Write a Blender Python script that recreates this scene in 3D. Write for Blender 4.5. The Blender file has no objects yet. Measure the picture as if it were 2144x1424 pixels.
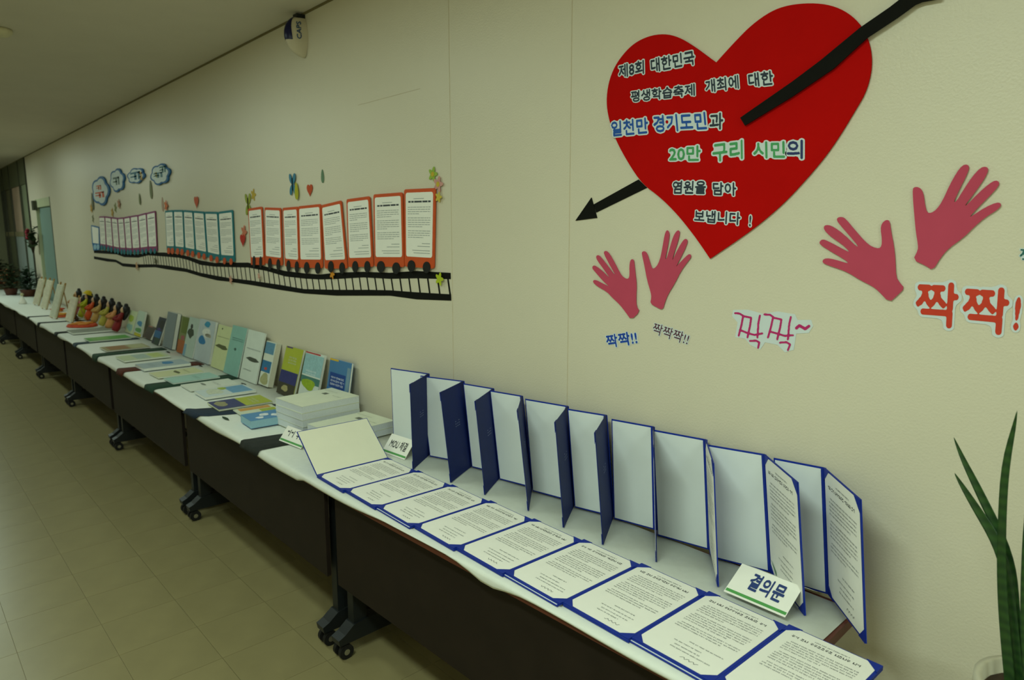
import bpy, math, random
import numpy as np
from mathutils import Vector, Matrix

# ------------------------------------------------------------------ camera
FPX = 1430.0
CAM = np.array([0.0, -1.85, 1.71])
def _cam_axes():
    a = np.array([(-262 - 1072) / FPX, -(489 - 712) / FPX, -1.0]); a /= np.linalg.norm(a)
    X = -a
    Z = np.array([0.0, 1.0, -X[1] / X[2]]); Z /= np.linalg.norm(Z)
    return np.array([X, np.cross(Z, X), Z])
AX = _cam_axes()
sc = bpy.context.scene
col = sc.collection
cd = bpy.data.cameras.new('camera'); cam = bpy.data.objects.new('camera', cd); col.objects.link(cam)
cd.sensor_width = 36.0; cd.lens = 36.0 * FPX / 2144.0; cd.clip_start = 0.05
mw = Matrix.Identity(4)
for r in range(3):
    for c in range(3): mw[r][c] = AX[r][c]
    mw[r][3] = CAM[r]
cam.matrix_world = mw
cd.dof.use_dof = True; cd.dof.focus_distance = 2.1; cd.dof.aperture_fstop = 4.5
sc.camera = cam

# ------------------------------------------------------------------ world, exposure
w = bpy.data.worlds.new('world'); sc.world = w; w.use_nodes = True
w.node_tree.nodes['Background'].inputs[0].default_value = (0.8, 0.9, 1.0, 1)
w.node_tree.nodes['Background'].inputs[1].default_value = 0.02
vs = sc.view_settings
vs.view_transform = 'Standard'; vs.look = 'None'; vs.gamma = 1.0; vs.use_curve_mapping = False
vs.exposure = 0.0
LIGHT_RGB = (0.805, 1.0, 0.87)
LIGHTS = ((2.3, 44, -2.1), (-0.8, 44, -2.1), (-3.8, 15.5, -1.45), (-6.9, 11.5, -1.45), (-10.0, 16, -1.45), (-13.0, 27, -1.45))   # x, watts, y
CEIL = 2.9

def ray(u, v): return AX @ np.array([(u - 1072) / FPX, -(v - 712) / FPX, -1.0])
def wall(u, v, y=0.0):
    d = ray(u, v); return CAM + d * ((y - CAM[1]) / d[1])
def hz(u, v, z):
    d = ray(u, v); return CAM + d * ((z - CAM[2]) / d[2])

# ------------------------------------------------------------------ materials
def lin(c):
    return tuple(((x / 255) / 12.92 if x / 255 <= .04045 else ((x / 255 + .055) / 1.055) ** 2.4) for x in c)
MATS = {}
def mat(rgb, rough=.6, var=.06, scale=30, bump=0.0, spec=.4, metal=0.0, name=None, bscale=None):
    key = name or (tuple(rgb), rough, var, scale, bump, spec, metal)
    if key in MATS: return MATS[key]
    m = bpy.data.materials.new(name or 'paint_%02x%02x%02x' % tuple(int(x) for x in rgb)); m.use_nodes = True
    nt = m.node_tree; b = nt.nodes['Principled BSDF']
    c = lin(rgb)
    tc = nt.nodes.new('ShaderNodeTexCoord')
    n = nt.nodes.new('ShaderNodeTexNoise'); n.inputs['Scale'].default_value = scale; n.inputs['Detail'].default_value = 3
    nt.links.new(tc.outputs['Object'], n.inputs['Vector'])
    r = nt.nodes.new('ShaderNodeValToRGB')
    r.color_ramp.elements[0].position = .3; r.color_ramp.elements[1].position = .7
    r.color_ramp.elements[0].color = (*[x * (1 - var) for x in c], 1)
    r.color_ramp.elements[1].color = (*[min(1, x * (1 + var)) for x in c], 1)
    nt.links.new(n.outputs['Fac'], r.inputs['Fac']); nt.links.new(r.outputs['Color'], b.inputs['Base Color'])
    b.inputs['Roughness'].default_value = rough; b.inputs['Specular IOR Level'].default_value = spec
    b.inputs['Metallic'].default_value = metal
    if bump:
        n2 = nt.nodes.new('ShaderNodeTexNoise'); n2.inputs['Scale'].default_value = bscale or 220; n2.inputs['Detail'].default_value = 2
        nt.links.new(tc.outputs['Object'], n2.inputs['Vector'])
        bp = nt.nodes.new('ShaderNodeBump'); bp.inputs['Strength'].default_value = bump; bp.inputs['Distance'].default_value = .004
        nt.links.new(n2.outputs['Fac'], bp.inputs['Height']); nt.links.new(bp.outputs['Normal'], b.inputs['Normal'])
    MATS[key] = m
    return m

WALL = mat((221, 213, 191), .40, .012, 1.2, .22, .35, name='wallpaper', bscale=160)
CEILM = mat((214, 206, 190), .85, .02, 4, .3, .2, name='ceiling_board', bscale=90)
TILE = mat((145, 134, 94), .30, .07, 5, 0, .45, name='vinyl_tile')
GROUT = mat((138, 123, 88), .6, .1, 8, name='tile_joint')
DOORM = mat((124, 150, 142), .5, .03, 3, name='teal_door')
GREYP = mat((126, 140, 134), .4, .06, 3, name='grey_panel')
DARKF = mat((70, 72, 56), .5, .1, 6, name='dark_frame')
PALEF = mat((190, 196, 160), .5, .04, 4, name='pale_frame')
BROWN = mat((34, 26, 21), .55, .12, 10, 0, .2, name='dark_wood_panel')
BROWNTOP = mat((92, 46, 32), .4, .15, 14, name='brown_edge')
BLACKM = mat((22, 26, 27), .45, .1, 20, name='black_steel')
RUBBER = mat((14, 14, 14), .6, .1, 30, name='rubber')
CHROME = mat((190, 190, 180), .25, .03, 20, 0, .5, .9, name='chrome')
CLOTH = mat((228, 231, 222), .85, .02, 40, .15, .2, name='white_cloth', bscale=500)
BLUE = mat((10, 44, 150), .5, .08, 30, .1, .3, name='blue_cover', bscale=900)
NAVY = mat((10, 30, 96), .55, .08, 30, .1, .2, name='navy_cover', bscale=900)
PAPER = mat((246, 244, 234), .7, .012, 20, name='white_paper')
LINING = mat((226, 232, 232), .7, .015, 12, name='white_lining')
CREAM = mat((238, 236, 214), .7, .012, 20, name='cream_paper')
INK = mat((70, 76, 78), .7, .05, 90, name='grey_ink')
INKB = mat((26, 30, 36), .7, .05, 90, name='black_ink')
RED = mat((190, 8, 5), .8, .03, 8, 0, .08, name='red_card')
BLK = mat((20, 20, 16), .8, .08, 30, 0, .12, name='black_card')
PINK = mat((196, 76, 100), .8, .03, 12, 0, .1, name='pink_card')

# ------------------------------------------------------------------ builders
ORG = {}
def finish(o, parent, org):
    col.objects.link(o)
    if parent is not None: o.parent = parent
    return o
def tag(o, label, cat, group=None, kind=None):
    o['label'] = label; o['category'] = cat
    if group: o['group'] = group
    if kind: o['kind'] = kind
    return o
def thing(name, loc, label, cat, group=None):
    o = bpy.data.objects.new(name, None); col.objects.link(o); o.location = Vector([float(x) for x in loc])
    o.empty_display_size = .05
    ORG[o] = np.array(loc, float)
    return tag(o, label, cat, group)
class MB:
    def __init__(s): s.v = []; s.f = []
    def add(s, vs_, fs):
        k = len(s.v); s.v += [tuple(float(a) for a in p) for p in vs_]; s.f += [tuple(i + k for i in f) for f in fs]; return s
    def box(s, x0, x1, y0, y1, z0, z1, F=None):
        P = [(x0, y0, z0), (x1, y0, z0), (x1, y1, z0), (x0, y1, z0), (x0, y0, z1), (x1, y0, z1), (x1, y1, z1), (x0, y1, z1)]
        if F: P = [F(*p) for p in P]
        return s.add(P, [(3, 2, 1, 0), (4, 5, 6, 7), (0, 1, 5, 4), (1, 2, 6, 5), (2, 3, 7, 6), (3, 0, 4, 7)])
    def prism(s, bot, top):
        n = len(bot)
        return s.add(list(bot) + list(top), [tuple(range(n))[::-1], tuple(range(n, 2 * n))] + [(i, (i + 1) % n, n + (i + 1) % n, n + i) for i in range(n)])
    def quad(s, a, b, c, d): return s.add([a, b, c, d], [(0, 1, 2, 3)])
    def tube(s, path, rad, n=8, cap=True):
        path = [np.array(p, float) for p in path]; m = len(path)
        if not hasattr(rad, '__len__'): rad = [rad] * m
        rings = []
        for i, p in enumerate(path):
            t = path[min(i + 1, m - 1)] - path[max(i - 1, 0)]; t /= np.linalg.norm(t)
            a = np.cross(t, [0, 0, 1.0]);
            if np.linalg.norm(a) < 1e-3: a = np.cross(t, [0, 1.0, 0])
            a /= np.linalg.norm(a); b = np.cross(t, a)
            rings += [p + rad[i] * (math.cos(q) * a + math.sin(q) * b) for q in np.linspace(0, 2 * math.pi, n, endpoint=False)]
        fs = [(i * n + j, i * n + (j + 1) % n, (i + 1) * n + (j + 1) % n, (i + 1) * n + j) for i in range(m - 1) for j in range(n)]
        if cap: fs += [tuple(range(n))[::-1], tuple(range((m - 1) * n, m * n))]
        return s.add(rings, fs)
    def lathe(s, prof, F=None, n=20):
        vs_ = []; m = len(prof)
        for r, z in prof:
            for q in np.linspace(0, 2 * math.pi, n, endpoint=False):
                p = (r * math.cos(q), r * math.sin(q), z); vs_.append(F(*p) if F else p)
        fs = [(i * n + j, i * n + (j + 1) % n, (i + 1) * n + (j + 1) % n, (i + 1) * n + j) for i in range(m - 1) for j in range(n)]
        fs += [tuple(range(n))[::-1], tuple(range((m - 1) * n, m * n))]
        return s.add(vs_, fs)
    def ball(s, c, rx, ry, rz, n=12, m=8, F=None):
        prof = [(max(1e-4, math.sin(math.pi * i / m)), -math.cos(math.pi * i / m)) for i in range(m + 1)]
        G = (lambda x, y, z: F(c[0] + rx * x, c[1] + ry * y, c[2] + rz * z)) if F else (lambda x, y, z: (c[0] + rx * x, c[1] + ry * y, c[2] + rz * z))
        return s.lathe(prof, G, n)
    def build(s, name, m, parent=None, smooth=False, label=None, org=None):
        o0 = ORG.get(parent, np.zeros(3)) if parent is not None else (np.array(org, float) if org is not None else np.zeros(3))
        me = bpy.data.meshes.new(name)
        me.from_pydata([tuple(np.array(p) - o0) for p in s.v], [], s.f); me.validate(); me.update()
        me.materials.append(m)
        if smooth: me.polygons.foreach_set('use_smooth', [True] * len(me.polygons))
        o = bpy.data.objects.new(name, me); col.objects.link(o)
        if parent is not None: o.parent = parent
        else: o.location = Vector([float(a) for a in o0])
        ORG[o] = o0
        if label: o['label'] = label
        return o
def fix_normals(o):
    import bmesh
    bm = bmesh.new(); bm.from_mesh(o.data); bmesh.ops.recalc_face_normals(bm, faces=bm.faces); bm.to_mesh(o.data); bm.free(); return o
def tri(o):
    import bmesh
    bm = bmesh.new(); bm.from_mesh(o.data)
    bmesh.ops.triangulate(bm, faces=[f for f in bm.faces if len(f.verts) > 4], ngon_method='EAR_CLIP')
    bmesh.ops.recalc_face_normals(bm, faces=bm.faces); bm.to_mesh(o.data); bm.free(); return o
def frame(O, ex, ey, ez):
    O, ex, ey, ez = [np.array(a, float) for a in (O, ex, ey, ez)]
    return lambda x, y, z: O + x * ex + y * ey + z * ez
def unit(a): a = np.array(a, float); return a / np.linalg.norm(a)
def smooth_poly(P, it=2):
    P = [np.array(p, float) for p in P]
    for _ in range(it):
        Q = []
        for i in range(len(P)):
            a, b = P[i], P[(i + 1) % len(P)]; Q += [a * .75 + b * .25, a * .25 + b * .75]
        P = Q
    return P
def wallpoly(px, base, s, off, thick, name, m, parent=None, org=None, smooth=0):
    """flat card of a given outline on the back wall; off = gap behind it"""
    P = [np.array(p, float) for p in px]
    if smooth: P = smooth_poly(P, smooth)
    P = [(base[0] + p[0] / s, base[1] + p[1] / s) for p in P]
    W = [wall(u, v, 0) for u, v in P]
    bk = [p + np.array([0, -off, 0]) for p in W]; fr = [p + np.array([0, -off - thick, 0]) for p in W]
    o = MB().prism(bk, fr).build(name, m, parent, org=org)
    return tri(o)

# ---- lettering: flat print built from the outline of the glyphs
_TX = {}
def glyphs(txt, bold=0.0):
    key = (txt, bold)
    if key in _TX: return _TX[key]
    cu = bpy.data.curves.new('t', 'FONT'); cu.body = txt; cu.size = 1.0; cu.offset = bold; cu.resolution_u = 2
    o = bpy.data.objects.new('t', cu); col.objects.link(o)
    dg = bpy.context.evaluated_depsgraph_get(); dg.update()
    me = bpy.data.meshes.new_from_object(o.evaluated_get(dg))
    V = np.array([v.co[:] for v in me.vertices]); Fc = [tuple(p.vertices) for p in me.polygons]
    bpy.data.objects.remove(o); bpy.data.curves.remove(cu); bpy.data.meshes.remove(me)
    _TX[key] = (V, Fc)
    return V, Fc
_FS = {}
def _dil(m, r):
    """grow a mask by a disc of radius r cells"""
    out = m.copy(); R = int(math.ceil(r)); H, W = m.shape
    for dy in range(-R, R + 1):
        dx = int(math.floor(math.sqrt(max(0, r * r - dy * dy))))
        # horizontal growth by dx through a running maximum
        row = np.zeros_like(m); c = np.cumsum(np.pad(m.astype(int), ((0, 0), (dx + 1, dx))), 1)
        row = (c[:, 2 * dx + 1:] - c[:, :W]) > 0
        if dy >= 0: out[dy:] |= row[:H - dy]
        else: out[:dy] |= row[-dy:]
    return out
def mask_mesh(M):
    H, W = M.shape
    Fd = M.astype(float)
    for _ in range(2):
        P = np.pad(Fd, 1); Fd = (4 * P[1:-1, 1:-1] + 2 * (P[:-2, 1:-1] + P[2:, 1:-1] + P[1:-1, :-2] + P[1:-1, 2:]) + P[:-2, :-2] + P[2:, 2:] + P[:-2, 2:] + P[2:, :-2]) / 16
    ins = Fd >= .5
    vs_, fs = [], []
    for j in range(H - 1):
        full = ins[j, :-1] & ins[j, 1:] & ins[j + 1, :-1] & ins[j + 1, 1:]
        anyc = ins[j, :-1] | ins[j, 1:] | ins[j + 1, :-1] | ins[j + 1, 1:]
        i = 0
        while i < W - 1:
            if full[i]:
                k = i
                while k < W - 1 and full[k]: k += 1
                n = len(vs_); vs_ += [(i, j), (k, j), (k, j + 1), (i, j + 1)]; fs.append((n, n + 1, n + 2, n + 3)); i = k; continue
            if anyc[i]:
                cs = [(i, j), (i + 1, j), (i + 1, j + 1), (i, j + 1)]; poly = []
                for q in range(4):
                    p, r = cs[q], cs[(q + 1) % 4]; fp, fr_ = Fd[p[1], p[0]], Fd[r[1], r[0]]
                    if fp >= .5: poly.append(p)
                    if (fp >= .5) != (fr_ >= .5):
                        t_ = (.5 - fp) / (fr_ - fp); poly.append((p[0] + (r[0] - p[0]) * t_, p[1] + (r[1] - p[1]) * t_))
                if len(poly) > 2: n = len(vs_); vs_ += poly; fs.append(tuple(range(n, n + len(poly))))
            i += 1
    return vs_, fs
def outline(txt, grow, close=0.0, cell=1 / 60.0):
    """clean single-layer outline of a word: glyph mask grown by `grow` em, gaps closed by `close` em"""
    key = (txt, grow, close)
    if key in _FS: return _FS[key]
    V, Fc = glyphs(txt, 0.0); pad = grow + close + 4 * cell
    mn, mx = V.min(0)[:2], V.max(0)[:2]
    W, H = [int((mx[k] - mn[k] + 2 * pad) / cell) + 2 for k in (0, 1)]
    o = mn - pad
    M = np.zeros((H, W), bool)
    for f in Fc:
        for k in range(1, len(f) - 1):
            A, B, C = V[f[0]][:2], V[f[k]][:2], V[f[k + 1]][:2]
            lo = np.floor((np.minimum(np.minimum(A, B), C) - o) / cell).astype(int); hi = np.ceil((np.maximum(np.maximum(A, B), C) - o) / cell).astype(int) + 1
            gx, gy = np.meshgrid(o[0] + np.arange(lo[0], hi[0]) * cell, o[1] + np.arange(lo[1], hi[1]) * cell)
            d = (B[0] - A[0]) * (C[1] - A[1]) - (C[0] - A[0]) * (B[1] - A[1])
            if abs(d) < 1e-12: continue
            u = ((gx - A[0]) * (C[1] - A[1]) - (C[0] - A[0]) * (gy - A[1])) / d; v = ((B[0] - A[0]) * (gy - A[1]) - (gx - A[0]) * (B[1] - A[1])) / d
            M[lo[1]:hi[1], lo[0]:hi[0]] |= (u >= -.001) & (v >= -.001) & (u + v <= 1.001)
    if close: M = ~_dil(~_dil(M, (grow + close) / cell), close / cell)
    elif grow > 0: M = _dil(M, grow / cell)
    vs_, fs = mask_mesh(M)
    P = np.array(vs_, float) * cell + o
    _FS[key] = (P, fs, mn, mx)
    return _FS[key]
def lettering(txt, LB, RB, LT, nrm, m, parent, bold=.012, halo=None, halom=None, lift=.0006, name='lettering', hname='sticker', box=False):
    """map the glyph bounding box onto LB, RB, LT (3D); nrm = outward normal"""
    LB, RB, LT, nrm = [np.array(a, float) for a in (LB, RB, LT, nrm)]
    P, fs, mn, mx = outline(txt, bold)
    e = (RB - LB) / (mx[0] - mn[0]); g = (LT - LB) / (mx[1] - mn[1])
    par = parent
    if halom is not None:
        Q, qf, _, _ = outline(txt, halo, .10 if box else .03)
        par = MB().add([LB + (p[0] - mn[0]) * e + (p[1] - mn[1]) * g + nrm * lift for p in Q], qf).build(hname, halom, parent)
    return MB().add([LB + (p[0] - mn[0]) * e + (p[1] - mn[1]) * g + nrm * (lift * 2) for p in P], fs).build(name, m, par)

# ---- illegible small print: rows of tiny strokes
def print_rows(mb, F, x0, x1, y, s, rnd, words=None, fill=1.0, z=.0004):
    x = x0; k = 0; nxt = rnd.randint(2, 5) if words is None else words[0]; wi = 0
    while x < x0 + (x1 - x0) * fill:
        if k >= nxt:
            x += s * .55; k = 0; wi += 1
            if words is not None:
                if wi >= len(words): return
                nxt = words[wi]
            else: nxt = rnd.randint(2, 5)
        t = s * .17
        q = rnd.randint(0, 3)
        R = [[(0, .55, .5, .55 + .22), (.62, 0, .78, 1)], [(.1, .75, .7, .95), (0, .32, .8, .5), (.3, 0, .48, .3)], [(0, .1, .2, .9), (.2, .1, .55, .3), (.66, 0, .82, 1)], [(.05, .6, .65, .95), (0, 0, .75, .25)]][q]
        for a, b, c, d in R:
            mb.quad(F(x + a * s, y + b * s, z), F(x + c * s, y + b * s, z), F(x + c * s, y + d * s, z), F(x + a * s, y + d * s, z))
        x += s * .95; k += 1
def doc_print(F, W, H, seed, parent, sign=True, heavy=True):
    """page print in the frame F, page W x H with origin lower left"""
    rnd = random.Random(seed)
    k = W / .21
    t = MB(); cs = .0094 * k if heavy else .011 * k
    print_rows(t, F, W * .10, W * .95, H * .875, cs, rnd, words=[2, 2, 6, 4, 2])
    t.build('printed_heading', INKB, parent)
    b = MB(); s = .0040 * k
    print_rows(b, F, W * .34, W * .8, H * .925, s, rnd, fill=.8)
    y = .80; n = 0
    for para, lines in enumerate((5, 5, 3)):
        for i in range(lines):
            last = i == lines - 1
            print_rows(b, F, W * (.12 if i else .15), W * .90, H * y, s, rnd, fill=rnd.uniform(.45, .8) if last else 1)
            y -= .031
        y -= .022
    for fx, fy in ((.45, .26), (.30, .205), (.36, .16), (.34, .12)):
        print_rows(b, F, W * fx, W * .92, H * fy, s, rnd, fill=rnd.uniform(.55, .9))
    b.build('printed_text', INK, parent)
    if sign:
        g = MB(); P = [F(W * (.55 + .02 * i), H * (.065 + .012 * math.sin(i * 2.1 + seed)), .0005) for i in range(12)]
        for i in range(11):
            d = unit(P[i + 1] - P[i]); nn = unit(np.cross(d, F(0, 0, 1) - F(0, 0, 0))) * .0005
            g.quad(P[i] - nn, P[i + 1] - nn, P[i + 1] + nn, P[i] + nn)
        g.build('signature', INKB, parent)

def struct(o, label=None, cat=None):
    o['kind'] = 'structure'
    if label: o['label'] = label
    if cat: o['category'] = cat
    return o

# ------------------------------------------------------------------ the setting
XL, XR, YF = -16.4, 3.4, -3.3
XW = -13.3      # the papered wall ends here; beyond it stands a glazed partition
fl = MB().box(XL - .2, XR + .2, YF - .2, .2, -.2, -.003).build('floor', GROUT)
struct(fl, 'olive vinyl tile floor of the corridor', 'floor')
T = .305
tme = MB().box(.0008, T - .0008, .0008, T - .0008, -.003, 0).build('tile', TILE, fl)
big = MB()
y0 = -.684 + T * 2
for j in range(-8, 3):
    for i in range(0, 66):
        x = XL + i * T; y = y0 - .074 * 0 + (j - 2) * T
        if y > .0: continue
        inside = (-9.6 < x < -2.0) and (-2.0 < y < -.35)
        if inside:
            o = tme if tme.location.length == 0 else tme.copy()
            if o is not tme: col.objects.link(o)
            o.location = (x, y, 0)
        else: big.box(x + .0008, x + T - .0008, y + .0008, y + T - .0008, -.003, 0)
st = big.build('tile_field', TILE, fl); st['kind'] = 'stuff'

DX0, DX1, DZ = -12.7, -11.55, 2.22
wb = MB()
wb.box(XW, DX0, 0, .2, 0, CEIL).box(DX1, XR + .2, 0, .2, 0, CEIL).box(DX0, DX1, 0, .2, DZ, CEIL).box(DX0, DX1, .16, .2, 0, DZ)
wallb = struct(wb.build('wall_back', WALL), 'long cream papered corridor wall behind the tables', 'wall')
for (ua, va, ub, vb) in ((1197.7, 0, 1188.6, 800), (941.4, 0, 947, 740)):
    xs = (wall(ua, va)[0] + wall(ub, vb)[0]) / 2
    MB().box(xs - .0012, xs + .0012, -.0012, .001, 0, CEIL).build('paper_joint', mat((206, 193, 166), .6), wallb)
pa, pb = wall(750, 217), wall(880, 189)
MB().box(pa[0], pb[0], -.001, .001, (pa[2] + pb[2]) / 2 - .001, (pa[2] + pb[2]) / 2 + .001).build('paper_joint', mat((206, 193, 166), .6), wallb)
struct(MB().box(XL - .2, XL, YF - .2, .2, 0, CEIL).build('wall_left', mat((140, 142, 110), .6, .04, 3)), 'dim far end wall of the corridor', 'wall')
struct(MB().box(XR, XR + .2, YF - .2, .2, 0, CEIL).build('wall_right', WALL), 'cream wall at the near end of the corridor', 'wall')
struct(MB().box(XL - .2, XR + .2, YF - .2, YF, 0, CEIL).build('wall_front', WALL), 'cream corridor wall opposite the display', 'wall')
struct(MB().box(XL - .2, XR + .2, YF - .2, .2, CEIL, CEIL + .2).build('ceiling', CEILM), 'plain pale corridor ceiling', 'ceiling')
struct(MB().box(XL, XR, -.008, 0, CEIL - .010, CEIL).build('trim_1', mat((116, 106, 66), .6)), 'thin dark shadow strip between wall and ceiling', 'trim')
# far door in the back wall
d1 = thing('door_1', (DX0, .1, 0), 'teal grey door set back in the far end of the wall', 'door'); d1['kind'] = 'structure'
MB().box(DX0 + .03, DX1 - .02, .03, .07, 0, DZ - .12).build('door_leaf', DOORM, d1)
MB().box(DX0, DX0 + .03, -.01, .16, 0, DZ).build('door_jamb', PALEF, d1)
MB().box(DX1 - .02, DX1, -.005, .16, 0, DZ).build('door_jamb', DARKF, d1)
MB().box(DX0, DX1, .0, .16, DZ - .12, DZ).build('door_head', PALEF, d1)
MB().box(DX0 - .06, DX0 + .08, -.05, .0, DZ - .16, DZ - .02).build('door_closer', DARKF, d1)
# glazed partition beyond the wall end
w1 = thing('window_1', (XW, .1, 0), 'dark framed glazed partition beyond the far end of the wall', 'window'); w1['kind'] = 'structure'
for x in (XW - .06, -14.05, -15.15, -15.95, XL + .1):
    MB().box(x - .05, x, -.01, .08, 0, CEIL).build('mullion', DARKF, w1)
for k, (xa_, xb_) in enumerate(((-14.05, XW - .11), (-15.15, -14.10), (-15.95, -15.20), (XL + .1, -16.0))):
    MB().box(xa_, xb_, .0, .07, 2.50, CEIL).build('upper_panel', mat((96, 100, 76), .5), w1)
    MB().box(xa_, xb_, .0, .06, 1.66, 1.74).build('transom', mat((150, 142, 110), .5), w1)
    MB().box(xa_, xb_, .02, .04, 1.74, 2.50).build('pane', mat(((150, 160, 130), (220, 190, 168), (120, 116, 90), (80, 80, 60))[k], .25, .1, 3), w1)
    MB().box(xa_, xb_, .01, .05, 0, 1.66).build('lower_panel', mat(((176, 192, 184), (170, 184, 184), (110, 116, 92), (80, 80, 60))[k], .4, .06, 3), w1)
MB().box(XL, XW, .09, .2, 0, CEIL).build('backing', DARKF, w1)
# ceiling lights (outside the frame)
EM = bpy.data.materials.new('lamp_diffuser'); EM.use_nodes = True
b = EM.node_tree.nodes['Principled BSDF']; b.inputs['Emission Color'].default_value = (*LIGHT_RGB, 1); b.inputs['Emission Strength'].default_value = 1.0
for i, (x, LIGHT_W, LIGHT_Y) in enumerate(LIGHTS):
    t = thing('ceiling_light', (x, LIGHT_Y, CEIL), 'long fluorescent ceiling light over the corridor, ' + ('behind the camera', 'above the big heart', 'above the orange wagons', 'above the purple wagons', 'above the dolls', 'above the far door')[i], 'light', 'ceiling lights of the corridor')
    MB().box(x - .62, x + .62, LIGHT_Y - .16, LIGHT_Y + .16, CEIL - .03, CEIL).build('housing', mat((225, 225, 215), .5), t)
    MB().box(x - .6, x + .6, LIGHT_Y - .14, LIGHT_Y + .14, CEIL - .036, CEIL - .03).build('diffuser', EM, t)
    L = bpy.data.lights.new('lamp', 'AREA'); L.shape = 'RECTANGLE'; L.size = 1.2; L.size_y = .28; L.energy = LIGHT_W; L.color = LIGHT_RGB
    lo = bpy.data.objects.new('lamp', L); col.objects.link(lo); lo.parent = t; lo.location = (0, 0, -.04)

# ------------------------------------------------------------------ tables
JO = [-.59, -2.42, -4.25, -6.08, -7.95, -9.75, -11.5, -13.2, -15.0]
def yfront(x):
    if x > -2.42: return -.655 + .034 * (x + 2.42) / 1.83
    return -.655 + (.065 * min(1, max(0, (-x - 2.42) / 9)))
where = ['nearest, under the blue folders', 'second from the blue folders, under the white book stacks', 'third, under the flat magazines', 'fourth, under the leaning grey books', 'fifth, under the small dolls', 'sixth, under the little easels', 'seventh, reaching past the door', 'farthest, under the potted plants']
for i in range(8):
    xr, xl = JO[i] - .008, JO[i + 1] + .012
    A, B = np.array([xl, yfront(xl + .01), 0]), np.array([xr, yfront(xr - .01), 0]); L_ = np.linalg.norm(B - A)
    ex = unit(B - A); F = frame(A, ex, (-ex[1], ex[0], 0), (0, 0, 1)); dp = .585 if i == 0 else .575
    t = thing('folding_table', F(L_ / 2, dp / 2, 0), 'long dark folding table on casters, ' + where[i], 'table', 'tables along the wall')
    MB().box(0, L_, 0, dp, .698, .725, F).build('tabletop', BROWNTOP, t)
    MB().box(.035, L_ - .035, .035, .053, .305, .697, F).build('modesty_panel', BROWN, t)
    for sx in (.055, L_ - .055):
        lg = MB().box(sx - .022, sx + .022, .075, .135, .13, .697, F)
        # foot: a low arched beam, tapering to both ends
        prof = [(.005, .066), (.0, .092), (.03, .105), (.07, .135), (.14, .145), (.30, .115), (.53, .098), (.55, .07), (.3, .066)]
        lg.prism([F(sx - .03, a, b_) for a, b_ in prof], [F(sx + .03, a, b_) for a, b_ in prof])
        leg = fix_normals(lg.build('leg', BLACKM, t))
        ring = [(math.cos(q) * .031, math.sin(q) * .031) for q in np.linspace(0, 2 * math.pi, 18, endpoint=False)]
        for cy in (.035, .52):
            MB().box(sx - .011, sx + .011, cy - .012, cy + .018, .028, .072, F).build('caster', BLACKM, leg)
            for dx in (-.021, .021):
                for nm, k_, hw_, m_ in (('wheel', 1.0, .009, RUBBER), ('hub', .4, .0105, CHROME)):
                    fix_normals(MB().prism([F(sx + dx - hw_, cy + a * k_, .031 + b_ * k_) for a, b_ in ring], [F(sx + dx + hw_, cy + a * k_, .031 + b_ * k_) for a, b_ in ring]).build(nm, m_, leg))

# white cloth over the whole row
TZ = .7285
rnd = random.Random(4)
cl = MB(); NX = 260; xs = np.linspace(-14.99, -.615, NX)
ph = [rnd.uniform(0, 6) for _ in range(5)]
def drop(x):
    d = (.030 if x < -2.6 else .017) + .007 * math.sin(x * 2.1 + ph[0]) + .006 * math.sin(x * 4.7 + ph[1]) + .004 * math.sin(x * 9 + ph[2])
    d += .022 * math.exp(-((x + 1.42) / .09) ** 2)
    return max(.008, d)
secs = 9
for x in xs:
    yf = yfront(x); d = drop(x); bulge = (.010 if x < -2.6 else .004) + .004 * math.sin(x * 6 + ph[3])
    yb_ = -.055 if x > -2 else -.03
    P = [(yb_, TZ), (-.35, TZ), (yf + .02, TZ), (yf + .003, TZ - .001), (yf - .004, TZ - .004), (yf - .007 - bulge * .3, TZ - .4 * d), (yf - .006 - bulge * .5, TZ - .75 * d), (yf - .005 - bulge * .4, TZ - d), (yf - .003 - bulge * .2, TZ - d)]
    cl.v += [(float(x), float(a), float(c)) for a, c in P]
cl.f = [(i * secs + j, i * secs + j + 1, (i + 1) * secs + j + 1, (i + 1) * secs + j) for i in range(NX - 1) for j in range(secs - 1)]
o = cl.build('tablecloth', CLOTH, smooth=True); fix_normals(o)
tag(o, 'white cloth spread over the whole row of tables', 'tablecloth')
sm = o.modifiers.new('thick', 'SOLIDIFY'); sm.thickness = .002; sm.offset = -1
TOP = .7295

# coloured fabric strips laid across the cloth
def strip(xc_f, xc_b, wd, rgb, label, yb=-.12):
    mb = MB(); n = 14
    yf = yfront(xc_f)
    path = [(yf - .020, TZ - drop(xc_f) - .004), (yf - .019, TZ - .02), (yf - .012, TZ + .001), (yf + .0, TZ + .004), (yf + .02, TZ + .0035)]
    path += [(yf + .02 + (yb - yf - .02) * k / 8, TZ + .0035) for k in range(1, 9)]
    m = len(path)
    for i, (y, z) in enumerate(path):
        f = i / (m - 1); xc = xc_f + (xc_b - xc_f) * f
        for k in (-1, -.3, .3, 1):
            mb.v.append((xc + k * wd / 2 * (1 + .10 * math.sin(f * 7 + k)), y, z + .0012 * math.cos(k * 2)))
    mb.f = [(i * 4 + j, i * 4 + j + 1, (i + 1) * 4 + j + 1, (i + 1) * 4 + j) for i in range(m - 1) for j in range(3)]
    o = mb.build('fabric_strip', mat(rgb, .85, .12, 60, .2), smooth=True, org=(xc_f, yf, TOP))
    fix_normals(o); s = o.modifiers.new('thick', 'SOLIDIFY'); s.thickness = .0015; s.offset = 0
    tag(o, label, 'cloth strip', 'fabric strips across the tables')
strip(-3.12, -3.02, .20, (34, 38, 34), 'black fabric strip beside the thick blue book, under the white books')
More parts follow.
